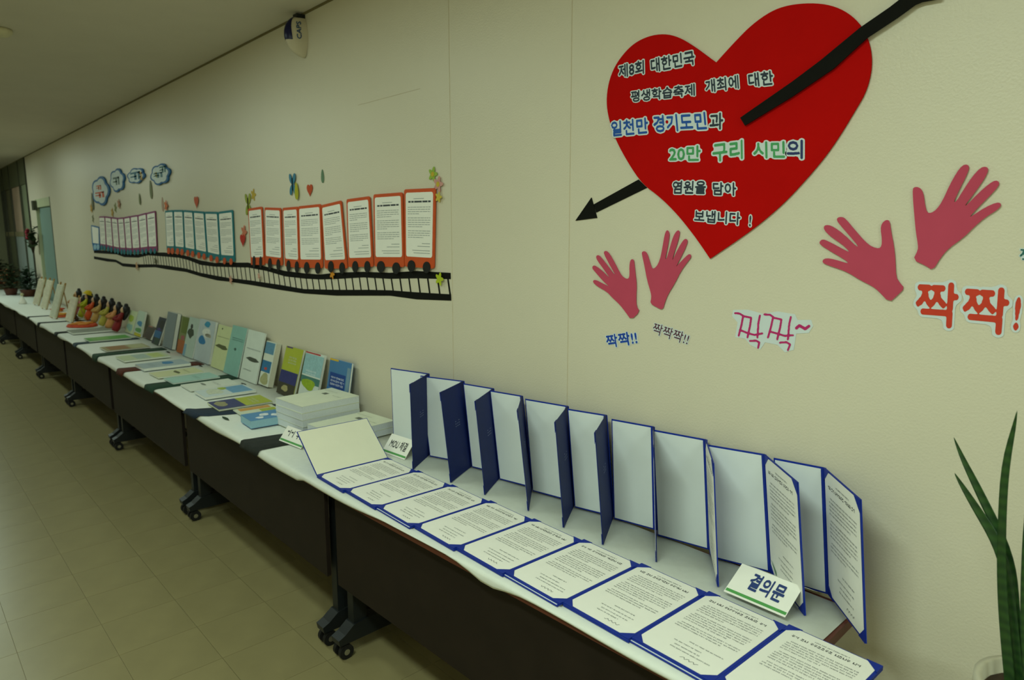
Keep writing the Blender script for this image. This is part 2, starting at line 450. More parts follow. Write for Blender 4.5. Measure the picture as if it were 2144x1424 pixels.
strip(-3.98, -3.62, .20, (34, 48, 66), 'navy fabric strip across the table beside the yellow magazine')
strip(-4.77, -4.72, .19, (30, 62, 44), 'dark green fabric strip between the cream booklet and the mint booklet')
strip(-5.52, -5.4, .17, (88, 42, 26), 'reddish brown fabric strip across the table beside the grey blue album')
strip(-6.32, -6.3, .16, (38, 66, 48), 'green fabric strip across the table beside the brown leaflet')
strip(-7.12, -7.1, .13, (56, 70, 78), 'grey blue fabric strip beside the bright green booklet')
strip(-8.05, -8.0, .13, (30, 38, 34), 'blackish fabric strip in front of the orange paper craft')
strip(-9.1, -9.0, .10, (28, 36, 38), 'thin dark strip between the white stand and the easel')
strip(-9.85, -9.75, .09, (28, 36, 38), 'thin dark strip farthest along the table')

# ------------------------------------------------------------------ blue certificate folders
FW, FH = .228, .332
def chamfer(W, H, c):  # paper outline with cut corners
    return [(c, 0), (W - c, 0), (W, c), (W, H - c), (W - c, H), (c, H), (0, H - c), (0, c)]
def leaf_inside(F, W, H, parent, seed, doc=True, corners=True, marg=.007, top=.004):
    """document page with blue corner pockets on a board; F: x right, y up, z out of the page"""
    G = lambda x, y, z: F(x + marg, y + marg, z)
    w2, h2 = W - 2 * marg, H - marg - top
    mb = MB(); ch = chamfer(w2, h2, .006)
    mb.prism([G(x, y, .0002) for x, y in ch], [G(x, y, .0010) for x, y in ch])
    sh = fix_normals(mb.build('sheet', PAPER if doc else LINING, parent))
    if doc:
        doc_print(lambda x, y, z: G(x, y, z + .0011), w2, h2, seed, sh)
    if corners:
        c = .036
        for (a, b_, sx, sy) in ((0, 0, 1, 1), (W, 0, -1, 1), (W, H, -1, -1), (0, H, 1, -1)):
            T3 = [(a, b_), (a + sx * c, b_), (a, b_ + sy * c)]
            mb = MB().prism([F(x, y, .0011) for x, y in T3], [F(x, y, .0022) for x, y in T3])
            fix_normals(mb.build('corner_pocket', BLUE, parent))

FRp = [(717, 1024), (782, 1060), (858, 1102), (945, 1147), (1051, 1201), (1164, 1258), (1308, 1333), (1479, 1419)]
BRp = [(870, 984), (940.6, 1014), (1020.7, 1047.6), (1110.6, 1085.5), (1216, 1130), (1334, 1178), (1470, 1234), (1645.6, 1303.7), (1845.7, 1389)]
ZF = .7375
fr = [hz(*p, ZF + .006) for p in FRp]; br = [hz(*p, ZF + .006) for p in BRp]
lf0, lb0 = hz(644, 992, ZF), hz(814, 959, ZF)
ordn = ['with its cover raised, beside the book stacks', 'second in the flat row from the raised cover', 'third in the flat row from the raised cover', 'fourth in the flat row from the raised cover', 'fifth in the flat row, in the middle', 'sixth in the flat row from the raised cover', 'third from the near end of the flat row', 'lying in front of the lettered 결의문 card', 'nearest of the flat row, jutting past the table end']
for i in range(9):
    rb = br[i]
    rf = fr[i] if i < 8 else rb + (fr[7] - br[7])
    ey = unit([math.cos(math.radians(88.4)), math.sin(math.radians(88.4)), 0]); ex = np.array([ey[1], -ey[0], 0])
    wd = .2225; rb = np.array([-2.256 + .2232 * i, -.3085 + .0045 * i, ZF])
    O = np.array([rb[0], rb[1], ZF]) - ey * FH - ex * wd
    t = thing('certificate_folder', (O[0] + wd / 2, O[1] + FH / 2, TOP), 'open blue certificate folder lying flat, ' + ordn[i], 'folder', 'flat certificate folders')
    ez = np.array([0, 0, 1.0])
    F = frame(O, ex, ey, ez)
    sh = .005 if i in (2, 5, 7) else .0
    if i > 0:
        Fb = frame(O - ey * sh - ex * sh * 1.2, ex, ey, ez)
        MB().box(0, wd, 0, FH, -.0065, -.0030, Fb).build('under_cover', BLUE, t)
        MB().box(.004, wd - .004, .002, FH, -.0030, -.0022, Fb).build('under_lining', LINING, t)
    else:
        MB().box(0, wd, 0, FH, -.0065, -.0026, F).build('spare_pad', BLUE, t)
    MB().box(0, wd, 0, FH, -.0020, .0022, F).build('board', BLUE, t)
    leaf_inside(lambda x, y, z: F(x, y, z + .0022), wd, FH, t, 10 + i)
    if i == 0:   # cover hinged along the left edge, raised
        hb = F(0, 0, .002)
        d = ray(596, 912); d = d / np.linalg.norm(d)
        q = hb - CAM; bq = d @ q; disc = FW ** 2 - (q @ q - bq * bq)
        tt = bq - math.sqrt(disc) if disc > 0 else bq
        e1 = unit(CAM + d * (bq + (math.sqrt(disc) if disc > 0 else 0)) - hb); e1 = unit(e1 - ey * (e1 @ ey))
        if e1[2] < .3: e1 = unit(np.array([e1[0], e1[1], 0.45]))
        e1 = unit(e1 - ey * (e1 @ ey))
        nn = unit(np.cross(ey, e1)); nn = nn if nn[0] > 0 else -nn
        Fc = frame(hb, ey, e1, nn)
        MB().box(0, FH, 0, FW, -.0035, 0, Fc).build('cover', BLUE, t)
        MB().box(.003, FH - .003, .004, FW - .003, .0001, .0008, Fc).build('lining', CREAM, t)
        print('raised cover e1', e1)

HT = [(897, 782), (970, 797.6), (1032, 813), (1092, 828.5), (1187.7, 850), (1268, 868.6), (1367.3, 893), (1477, 920), (1600, 951), (1725, 979)]
LT = [(809.7, 769.5), (900.4, 789), (971.5, 803), (1033, 818.6), (1093.7, 834), (1189, 856), (1270.5, 875.6), (1368.5, 900), (1481, 931), (1610, 957)]
FB = [(869, 979), (943, 1011), (1011, 1040.5), (1106, 1068.6), (1177, 1110), (1260.5, 1144), (1374, 1189), (1505.6, 1239.5), (1689.5, 1294.6), (1816, 1352.7)]
HB = [(903, 948), (991, 973), (1051, 994), (1113, 1021), (1204, 1051.7), (1283, 1082), (1372, 1110), (1486, 1152), (1614, 1199), (1735, 1245)]
BASE = .7315
ords = ['at the far end of the standing row', 'second of the standing row, blue cover outward', 'third of the standing row, blue cover outward', 'fourth of the standing row, seen almost edge-on', 'fifth of the standing row, blue cover outward', 'sixth of the standing row, blue cover outward', 'seventh of the standing row, front flap edge-on', 'eighth of the standing row, showing a sliver of its page', 'behind the lettered 결의문 card, page with a green mark', 'nearest of the standing row, page with bold heading']
for i in range(10):
    hb = hz(*HB[i], BASE); fb = hz(*FB[i], BASE)
    d = unit(ray(*HT[i])); q = hb - CAM; bq = d @ q
    ht = CAM + d * ((hb[1] + .012 - CAM[1]) / d[1])
    h = ht - hb; SH = np.linalg.norm(h)
    lt = CAM + ray(*LT[i]) * ((ht[2] - CAM[2]) / ray(*LT[i])[2])
    ew = lt - ht; ew[2] = 0; ew = unit(ew)                      # away from the hinge, along the wall
    ef = fb - hb; ef[2] = 0; ef = unit(ef)
    eh = h / SH
    nb = unit(np.cross(eh, ew)); nb = nb if nb[1] < 0 else -nb    # page side of the back leaf
    nf = unit(np.cross(ef, eh)); nf = nf if nf @ ew > 0 else -nf  # page side of the front leaf
    t = thing('certificate_folder', hb, 'blue certificate folder standing open, ' + ords[i], 'folder', 'standing certificate folders')
    BW = FW
    if i:   # the back leaf stops short of the flap of the folder before it
        M2 = np.array([[ew[0], -prev[1][0]], [ew[1], -prev[1][1]]]); s_ = np.linalg.solve(M2, (prev[0] - hb)[:2])[0]
        BW = min(FW, abs(s_) - .007)
    prev = (hb, ef)
    Fb = frame(hb, -ew, h / SH, nb)       # x runs from -BW (left) to 0 (hinge)
    MB().box(-BW, -.001, 0, SH, -.003, 0, Fb).build('back_board', BLUE, t)
    MB().box(-BW + .004, -.008, .005, SH - .005, .0001, .0012, Fb).build('lining', LINING, t)
    MB().box(-.0045, .0045, .001, SH - .001, -.0045, -.0005, frame(hb, unit(ef - ew), eh, unit(nb + nf))).build('spine', BLUE, t)
    Ff = frame(hb, ef, h / SH, nf)
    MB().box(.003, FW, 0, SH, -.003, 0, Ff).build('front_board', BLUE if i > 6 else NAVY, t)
    # page side: x to the right when looking at the page
    leaf_inside(lambda x, y, z, Ff=Ff: Ff(x, y, z), FW, SH, t, 40 + i, doc=True)
    if i == 8:
        P = [(.018, .045), (.026, .036), (.052, .012), (.048, .026)]
        MB().prism([Ff(x, y, .0024) for x, y in P], [Ff(x, y, .0030) for x, y in P]).build('green_mark', mat((90, 130, 96), .6), t)
    # printed emblem on the outer side
    em = MB()
    for k in range(3):
        x0 = .088 + .016 * k
        for m in range(3 - (k == 1)):
            em.box(x0, x0 + .010, .196 + .010 * m, .196 + .010 * m + .0022, -.0034, -.0031, Ff)
    em.build('cover_emblem', mat((120, 130, 160), .5), t)

# ------------------------------------------------------------------ lettered tent cards
def tent(TL, TR, BL, BR, z, text, LBp, RBp, LTp, rgb, label, h=.085, bold=.024):
    a, b_ = hz(*BL, z), hz(*BR, z)
    ex = unit(b_ - a); W = np.linalg.norm(b_ - a); back = np.array([-ex[1], ex[0], 0])
    m = (a + b_) / 2
    t = thing('tent_card', (m[0], m[1], z), label, 'card', 'lettered tent cards')
    tl = hz(*TL, z); d = unit(ray(*TL)); q = a - CAM; bq = d @ q; disc = h * h - (q @ q - bq * bq)
    top = CAM + d * (bq + (math.sqrt(disc) if disc > 0 else 0)); up = unit(top - a)
    up = unit(up - ex * (up @ ex)); n = unit(np.cross(ex, up))
    if n[1] > 0: n = -n
    F = frame(a, ex, up, n)
    MB().box(0, W, 0, h, -.0006, 0, F).build('front_face', PAPER, t)
    # rear face of the tent
    apex = F(0, h, -.0006); foot = a + back * (2 * (up @ back) * h if up @ back > .01 else .05); foot[2] = z
    e2 = foot - apex; L2 = np.linalg.norm(e2); e2 = unit(e2)
    n2 = unit(np.cross(ex, e2)); n2 = n2 if n2[1] > 0 else -n2
    MB().box(0, W, .0008, L2 - .0008, 0, .0006, frame(apex, ex, e2, n2)).build('rear_face', PAPER, t)
    MB().box(.002, W - .002, .006, .015, .0001, .0004, F).build('green_band', mat((86, 160, 84), .6), t)
    if text:
        lettering(text, F(W * LBp[0], h * LBp[1], 0), F(W * RBp[0], h * RBp[1], 0), F(W * LTp[0], h * LTp[1], 0), n, mat(rgb, .6), t, bold=bold)
    else:
        mb = MB(); print_rows(mb, F, W * .14, W * .85, h * .42, .034, random.Random(2)); mb.build('lettering', INK, t)
    return t
tent((1534.7, 1175), (1663.5, 1228.5), (1515, 1238), (1643.7, 1293), .7445, '결의문', (.27, .34), (.83, .30), (.27, .86), (40, 62, 120), 'white tent card lettered 결의문 with a green band', .105)
tent((810, 907), (856, 922.6), (799, 946), (847, 963), .7305, 'MOU 체결', (.15, .34), (.85, .34), (.15, .78), (34, 40, 46), 'white tent card lettered MOU 체결 by the first standing folder', .095, .008)
tent((591, 892), (640, 908), (584, 922), (630, 940), .7345, None, None, None, None, None, 'white tent card half hidden behind the raised folder cover', .08)

# ------------------------------------------------------------------ books
def book(name, O, ex, ey, ez, W, H, T_, rgb, patches, label, group, pages=(232, 234, 226), cat='book', spine='l', z0=None):
    """closed book; front cover lies in the plane z=T_ of the frame"""
    F = frame(O, ex, ey, ez)
    c = F(W / 2, 0, T_ / 2)
    t = thing(name, c, label, cat, group)
    cm = mat(rgb, .45, .03, 20); ct = .0008
    mb = MB().box(0, W, 0, H, T_ - ct, T_, F).box(0, W, 0, H, 0, ct, F)
    if spine == 'l': mb.box(0, ct, 0, H, ct, T_ - ct, F)
    else: mb.box(W - ct, W, 0, H, ct, T_ - ct, F)
    cv = mb.build('cover', cm, t)
    g = .0012
    MB().box(ct if spine == 'l' else g, W - g if spine == 'l' else W - ct, g, H - g, ct, T_ - ct, F).build('pages', mat(pages, .8, .05, 200), t)
    for p in patches:
        x0, y0, x1, y1, prgb = p[:5]; nm = p[5] if len(p) > 5 else 'cover_print'
        if nm == 'title_rows':
            rr = random.Random(str(p)); tb = MB(); n = p[6]
            for k in range(n):
                print_rows(tb, F, W * x0, W * x1, H * (y0 + (y1 - y0) * (n - 1 - k) / max(1, n - .2)), H * (y1 - y0) / n * .62, rr, z=T_ + .0007)
            tb.build('printed_title', mat(prgb, .5), cv)
        elif nm == 'blob':
            rb_ = random.Random(str(p)); pts = smooth_poly([(x0 + (x1 - x0) * (.5 + .5 * r_ * math.cos(q)), y0 + (y1 - y0) * (.5 + .5 * r_ * math.sin(q))) for q, r_ in [(q, rb_.uniform(.75, 1.25)) for q in np.linspace(.35, 6.63, 11, endpoint=False)]], 1)
            fix_normals(MB().prism([F(W * a, H * b_, T_ + .0004) for a, b_ in pts], [F(W * a, H * b_, T_ + .0009) for a, b_ in pts]).build('cover_picture', mat(prgb, .5, .15, 60), cv))
        else:
            MB().box(W * x0, W * x1, H * y0, H * y1, T_ + .0001, T_ + .0005, F).build(nm, mat(prgb, .45, .10 if nm == 'cover_picture' else .03, 60), cv)
    return t
UP = np.array([0, 0, 1.0])
def standing(tl, tr, yb, T_, rgb, patches, label, H=None, ytop=-.035, W=None, **k):
    """book leaning on the wall: top corners seen at tl, tr; its foot stands at y = yb"""
    yb = ytop + (yb - ytop) * .55
    A, B = wall(*tl, ytop), wall(*tr, ytop)
    w_ = W or max(.1, B[0] - A[0]); zt = A[2]
    foot = np.array([A[0], yb, TOP + .002]); top = np.array([A[0], ytop, zt])
    ey = unit(top - foot); h = np.linalg.norm(top - foot); ex = np.array([1.0, 0, 0]); ez = np.cross(ex, ey)
    ez = ez if ez[1] < 0 else -ez
    O = foot - ez * T_; lift = max(0, TOP + .002 - O[2]); O = O + np.array([0, 0, lift])
    return book('book', O, ex, ey, ez, w_, h, T_, rgb, patches, label, 'books leaning on the wall', **k)
standing((692, 750), (737, 763), -.13, .012, (70, 122, 170), [(.08, .45, .80, .74, (22, 66, 140)), (.14, .50, .74, .68, (225, 230, 240), 'title_rows', 3), (.0, 0, .80, .44, (24, 104, 176)), (.3, .28, .6, .38, (236, 238, 240), 'blob'), (.08, .25, .26, .32, (236, 238, 240), 'blob'), (.0, .965, .4, 1, (214, 176, 40)), (.84, .02, .98, .9, (120, 150, 170))], 'blue book leaning on the wall with a white flower emblem')
standing((641.5, 736), (680, 748), -.17, .014, (214, 222, 214), [(0, .55, 1, .96, (150, 190, 196), 'cover_picture'), (0, .38, 1, .52, (70, 120, 112), 'cover_picture'), (.05, .26, .78, .46, (150, 176, 36), 'blob'), (.2, .56, .7, .66, (232, 236, 236), 'title_rows', 2), (0, .97, .8, 1, (176, 60, 60)), (.72, .02, .84, .22, (60, 66, 66), 'title_rows', 4)], 'pale magazine with a green island picture, leaning on the wall')
standing((600, 725), (636, 735), -.185, .013, (172, 180, 52), [(.0, .25, .98, .50, (44, 48, 110), 'cover_picture'), (.0, .0, .98, .25, (60, 56, 40), 'cover_picture'), (.25, .08, .6, .2, (170, 160, 110), 'blob'), (.3, .66, .74, .82, (200, 206, 190), 'title_rows', 3), (.05, .97, .4, 1, (84, 60, 110))], 'yellow green magazine with a navy night picture, leaning on the wall')
standing((559, 716), (578, 720), -.17, .034, (216, 220, 206), [(0, .72, .9, .98, (90, 140, 170), 'cover_picture'), (0, .30, .9, .56, (40, 112, 158), 'cover_picture'), (.1, .04, .9, .28, (170, 168, 120), 'blob'), (.3, .35, .6, .42, (190, 70, 60), 'blob')], 'thick white-edged book with blue cover picture, leaning on the wall', W=.15, pages=(216, 214, 196))
standing((520.6, 690), (556, 697), -.19, .008, (216, 224, 214), [(.1, .62, .9, .66, (120, 130, 130), 'title_rows', 1), (.2, .40, .92, .48, (70, 78, 66), 'blob'), (.15, .2, .6, .24, (96, 104, 104), 'title_rows', 1)], 'white booklet with a small dark photograph, leaning on the wall')
standing((488, 681), (518, 688), -.20, .008, (138, 186, 176), [(.15, .70, .9, .77, (70, 112, 104), 'title_rows', 2), (.42, .5, .56, .56, (60, 96, 88), 'blob')], 'mint green booklet leaning on the wall')
standing((458, 679.4), (486.5, 684), -.18, .009, (206, 212, 162), [(.1, .46, .95, .56, (86, 90, 52), 'blob'), (.1, .72, .9, .75, (130, 136, 100), 'title_rows', 1), (.3, .9, .38, .94, (70, 80, 60), 'blob')], 'cream booklet with an olive photograph, leaning on the wall')
standing((420, 668), (452, 676), -.17, .018, (186, 196, 200), [(.1, .38, .55, .62, (36, 116, 168), 'blob'), (.35, .82, .7, .98, (50, 140, 176), 'blob'), (.3, .6, .8, .8, (220, 222, 214), 'blob'), (.5, .6, .9, .7, (170, 160, 130), 'blob')], 'grey white book with bright blue figures, leaning on the wall')
standing((398, 664), (418.5, 669), -.185, .012, (176, 192, 182), [(.1, .48, .7, .72, (54, 66, 50), 'blob'), (0, 0, .25, .3, (120, 160, 180)), (.25, .7, .5, .84, (40, 46, 40), 'blob')], 'pale grey book with a dark portrait picture, leaning on the wall')
standing((380.6, 662), (398, 667), -.15, .012, (120, 128, 80), [(.0, .0, .95, .36, (164, 92, 44), 'cover_picture'), (.2, .55, .9, .98, (96, 110, 44), 'cover_picture'), (.3, .36, .7, .5, (160, 90, 90), 'blob')], 'orange and green picture book leaning beside the grey album')
standing((352, 653.7), (372, 657), -.16, .03, (126, 136, 140), [(.95, 0, 1, 1, (100, 106, 100))], 'tall plain grey album leaning on the wall')
standing((334, 664), (349, 670), -.19, .012, (40, 46, 58), [(.0, .25, .9, .5, (44, 96, 140), 'cover_picture'), (.3, .6, .9, .9, (30, 34, 34), 'cover_picture'), (.3, .0, .9, .25, (44, 66, 54), 'cover_picture'), (.2, .5, .7, .62, (60, 50, 110), 'blob')], 'dark navy book with a blue picture, leaning on the wall')
standing((311, 684), (327, 688), -.14, .03, (66, 52, 34), [(.1, .1, .9, .9, (54, 44, 30), 'cover_picture'), (.1, .92, .6, .99, (150, 90, 60))], 'small dark brown wooden box-shaped book leaning on the wall')
standing((291, 651), (305, 656), -.15, .016, (190, 206, 190), [(.2, .4, .9, .6, (70, 130, 170), 'blob'), (.1, .15, .9, .34, (96, 150, 90), 'blob'), (0, 0, 1, .12, (190, 180, 40))], 'pale picture book with a blue spot beside the dolls')
standing((273, 650), (289, 655), -.16, .016, (200, 210, 170), [(.1, .5, .8, .8, (170, 190, 80), 'blob'), (.1, .1, .9, .4, (150, 190, 180), 'blob')], 'pale green picture book next to the dark red doll')

def flat(u, v, W, H, T_, rgb, patches, label, rot=0, z=TOP + .0062, **k):
    c = hz(u, v, z); a = math.radians(rot)
    ex = np.array([math.cos(a), math.sin(a), 0]); ey = np.array([-math.sin(a), math.cos(a), 0])
    O = c - ex * W / 2 - ey * H / 2
    return book('booklet', O, ex, ey, UP, W, H, T_, rgb, patches, label, 'booklets lying flat on the table', **k)
flat(503, 845, .215, .30, .010, (176, 184, 56), [(0, 0, 1, .5, (48, 54, 110), 'cover_picture'), (.1, .05, .7, .28, (150, 146, 110), 'blob'), (.25, .68, .75, .82, (206, 210, 190), 'title_rows', 2)], 'yellow and navy magazine lying flat on the navy strip', -3)
flat(472, 823, .215, .30, .016, (206, 218, 220), [(.05, .55, .95, .95, (110, 160, 200), 'cover_picture'), (.1, .1, .8, .45, (206, 212, 190), 'blob'), (.0, .42, .35, .58, (160, 180, 70), 'blob')], 'white magazine with a blue band lying flat', -2)
flat(440, 807, .215, .30, .008, (224, 228, 216), [(.15, .6, .85, .66, (130, 136, 132), 'title_rows', 2), (.15, .35, .6, .42, (120, 126, 116), 'blob')], 'plain white booklet lying flat with a small print', -2)
flat(402, 793, .21, .30, .008, (168, 206, 196), [(.2, .55, .8, .63, (110, 150, 142), 'title_rows', 2)], 'mint booklet lying flat on the cloth', 0)
flat(370, 782, .215, .30, .009, (214, 216, 170), [(.2, .45, .8, .56, (96, 100, 64), 'blob'), (.2, .7, .8, .75, (140, 140, 104), 'title_rows', 1)], 'cream booklet lying flat with an olive picture', 0)
flat(342, 767, .23, .32, .02, (170, 186, 192), [(.1, .5, .7, .72, (60, 130, 180), 'blob'), (.2, .2, .8, .3, (150, 166, 172), 'title_rows', 2)], 'grey blue album lying flat with a blue picture', 0)
flat(300, 749, .26, .33, .012, (196, 208, 170), [(.05, .3, .9, .6, (170, 190, 180), 'cover_picture'), (.1, .65, .9, .9, (190, 204, 120), 'cover_picture')], 'pale green booklet lying flat before the grey album', 0)
flat(262, 729, .26, .33, .010, (160, 150, 110), [(.05, .1, .9, .55, (150, 110, 70), 'cover_picture'), (.1, .6, .9, .95, (176, 176, 130), 'cover_picture')], 'brownish leaflet lying flat on the cloth', 0)
flat(226, 710, .24, .34, .012, (88, 158, 70), [(.1, .1, .9, .5, (120, 170, 90), 'cover_picture')], 'bright green booklet lying flat on the cloth', 0)
flat(190, 694, .30, .36, .016, (140, 148, 136), [(.1, .1, .9, .85, (132, 140, 130), 'cover_picture')], 'large grey album lying flat behind the green booklet', 0)
flat(540, 861, .19, .21, .006, (214, 220, 196), [(.05, .1, .35, .9, (208, 150, 70), 'cover_picture'), (.4, .55, .95, .95, (170, 184, 60), 'cover_picture')], 'white pamphlet with orange and lime print beside the blue book', -4, z=TOP + .0065)
flat(556, 884, .16, .20, .040, (84, 140, 190), [(.3, .35, .6, .6, (226, 232, 236), 'blob'), (.5, .6, .85, .8, (226, 232, 236), 'blob'), (.62, .2, .9, .4, (226, 232, 236), 'blob')], 'thick blue book with white flower marks lying on the black strip', -4, pages=(150, 190, 206), cat='book')
# white book stacks
def stack(x0, x1, y0_, y1_, n, th, which, rot):
    a = math.radians(rot); ex = np.array([math.cos(a), math.sin(a), 0]); ey = np.array([-math.sin(a), math.cos(a), 0])
    z = TOP + .0065
    rn = random.Random(which)
    for k in range(n):
        pos = ['bottom', 'second from bottom', 'third from bottom', 'top'][k] if n == 4 else ['bottom', 'top'][k]
        o_ = np.array([x0 + rn.uniform(-.004, .004), y0_ + rn.uniform(-.004, .004), z])
        W, H = x1 - x0, y1_ - y0_
        pt = [(.30, .66, .44, .74, (96, 102, 88)), (.05, .84, .5, .87, (150, 156, 140), 'title_rows', 1), (.62, .70, .9, .73, (140, 146, 130), 'title_rows', 1)] if k == n - 1 else []
        book('book', o_, ex, ey, UP, W, H, th, (228, 232, 210), pt, 'thick white book, %s of the %s white stack' % (pos, which), 'white books in the %s stack' % which, pages=(214, 220, 224))
        z += th + .0006
stack(-3.345, -3.075, -.425, -.098, 4, .034, 'taller', 3)
stack(-3.035, -2.775, -.40, -.07, 2, .030, 'lower', 4)
# cut paper leaves on the cloth
for (u, v, s, rgb, lb) in ((472, 876, .05, (40, 62, 44), 'small dark green paper leaf on the cloth by the pamphlet'), (510, 804, .045, (58, 54, 40), 'small dark paper leaf under the white standing booklet'), (352, 737, .05, (34, 38, 32), 'small dark paper leaf at the foot of the grey album'), (420, 766, .04, (40, 44, 40), 'small dark paper leaf at the foot of the blue figures book')):
    c = hz(u, v, TOP + .004)
    P = [(-1, 0), (-.5, .35), (.2, .4), (1, .05), (.3, -.35), (-.5, -.3)]
    o = MB().prism([c + np.array([s * a, s * .5 * b_, 0]) for a, b_ in P], [c + np.array([s * a, s * .5 * b_, .0012]) for a, b_ in P]).build('paper_leaf', mat(rgb, .7), org=c)
    fix_normals(o); tag(o, lb, 'paper leaf')

# ------------------------------------------------------------------ dolls, easels, crafts at the far end
def doll(u, v, rgb, label, hat=None, y_t=-.07, y_b=-.19, wd=.055):
    top = wall(u, v, y_t); foot = np.array([top[0] - .01, y_b, TOP])
    ey = unit(top - foot); H = np.linalg.norm(top - foot); ex = unit(np.cross(ey, [0, 1.0, 0])); ez = np.cross(ex, ey)
    t = thing('doll', foot, label, 'doll', 'dolls leaning in a row on the wall')
    foot[2] += .014
    G = lambda x, y, z: foot + ex * x - ez * y + ey * z
    m = mat(rgb, .75, .08, 40)
    prof = [(wd * .75, .004), (wd * 1.0, .03 * H / .28), (wd * .95, .25 * H), (wd * .72, .42 * H), (wd * .58, .58 * H), (wd * .42, .68 * H), (.012, .70 * H)]
    MB().lathe(prof, lambda x, y, z: G(x, y * .6, z), 14).build('robe', m, t, True)
    for s in (-1, 1):
        MB().tube([G(s * wd * .45, 0, .60 * H), G(s * wd * 1.0, .022, .46 * H), G(s * wd * .5, .044, .38 * H)], [.014, .018, .016], 8).build('sleeve', m, t, True)
    MB().ball((0, 0, .79 * H), .031, .029, .036, F=G).build('head', mat((206, 168, 130), .6), t, True)
    hair = MB().ball((-.004, -.014, .83 * H), .041, .036, .044, F=G)
    hair.ball((-.008, -.034, .70 * H), .036, .024, .075, F=G)
    if not hat: hair.ball((0, -.006, .97 * H), .020, .020, .018, F=G)
    hair.build('hair', mat((24, 22, 24), .5, .1, 60), t, True)
    if hat: MB().lathe([(.058, .86 * H), (.05, .88 * H), (.03, .99 * H), (.006, 1.02 * H)], lambda x, y, z: G(x, y + .006, z), 14).build('hat', mat(hat, .7), t, True)
doll(264, 640, (126, 26, 26), 'dark red robed doll, nearest of the doll row', wd=.06)
doll(249, 636, (204, 142, 84), 'peach robed doll next to the dark red doll', wd=.06)
doll(234, 628, (176, 164, 66), 'mustard robed doll, third in the doll row')
doll(217, 624, (186, 150, 84), 'tan robed doll with long black hair')
doll(202, 619, (200, 78, 24), 'bright orange robed doll in the doll row')
doll(188, 612, (172, 172, 20), 'lime yellow robed doll with a yellow hat', hat=(204, 178, 20))
doll(176, 621, (206, 104, 120), 'pink skirted doll between the yellow and tan dolls', y_t=-.10, y_b=-.24)
doll(165, 607, (176, 126, 84), 'light brown doll, farthest of the doll row')

def panel(ub, vb, ut, vt, wpx, rgb, label, legs=None, y=-.3):
    """narrow standing display panel, seen nearly edge-on"""
    bse = hz(ub, vb, TOP + .002); H = max(.18, wall(ut, vt, bse[1])[2] - TOP)
    t = thing('display_stand', bse, label, 'stand', 'little display stands at the far end')
    lean = .30; bse[2] += .006
    ey = unit([.02, lean, 1.0]); ex = unit([.86, .52, 0]); ex = unit(ex - ey * (ex @ ey)); ez = np.cross(ex, ey)
    F = frame(bse, ex, ey, ez)
    MB().box(-.045, .045, .012, H, -.014, .008, F).build('board', mat((226, 224, 200), .5), t)
    MB().box(-.036, .036, .024, H - .014, .0085, .010, F).build('picture', mat(rgb, .5, .1, 30), t)
    lm = mat((170, 132, 70), .5, .1, 20)
    for sx in (-.036, .036): MB().box(sx - .006, sx + .006, 0, H + .03, -.028, -.0145, F).build('easel_leg', lm, t)
    MB().tube([F(0, H, -.014), np.array([bse[0] + .02, bse[1] + .17, TOP + .012])], .006, 6).build('rear_leg', lm, t)
panel(143, 676, 143, 624, 12, (226, 218, 196), 'low white display stand nearest the dolls')
panel(110, 668, 118, 600, 10, (214, 216, 196), 'wooden easel with a white panel beside the low stand')
panel(90, 648, 104, 592, 10, (214, 210, 186), 'wooden easel with a pale panel, middle of the easels')
panel(74, 640, 84, 588, 10, (206, 198, 176), 'white display stand nearest the potted plants')
# orange paper crafts lying by the stands
def craft(u, v, W, H, rgb, rgb2, label, z=TOP + .004):
    c = hz(u, v, z); t = thing('paper_craft', c, label, 'paper craft', 'orange paper crafts on the table')
    pts = smooth_poly([(W / 2 * math.cos(q) * (1 + .12 * math.sin(3 * q)), H / 2 * math.sin(q)) for q in np.linspace(0, 6.283, 10, endpoint=False)], 1)
    fix_normals(MB().prism([c + np.array([a, b_, 0]) for a, b_ in pts], [c + np.array([a * .9, b_ * .9, .02]) for a, b_ in pts]).build('base', mat(rgb, .7, .15, 40), t))
    for k in range(4):
        MB().ball(c + np.array([W * .2 * math.cos(k * 1.6), H * .2 * math.sin(k * 1.6), .024]), .05, .06, .014, 10, 6).build('ornament', mat(rgb2, .7), t, True)
craft(172, 682, .40, .30, (196, 66, 24), (206, 130, 40), 'red orange paper craft behind the large grey album')
craft(126, 662, .36, .22, (204, 88, 30), (210, 150, 50), 'orange paper craft between the easels and the low stand')
craft(121, 651, .24, .12, (196, 110, 40), (180, 60, 30), 'amber paper craft behind the wooden easel', )
o = MB()
a, c = hz(152, 650, TOP + .042), hz(180, 674, TOP + .042); a[1] -= .05; c[1] -= .05; a, c = a + (c - a) * .22, a + (c - a) * .72
o = MB().tube([a, (a + c) / 2 + np.array([0, 0, .02]), c], [.022, .027, .022], 8).build('driftwood', mat((66, 44, 26), .7, .2, 30), smooth=True, org=a)
tag(o, 'dark brown wooden log lying behind the low stand', 'log')
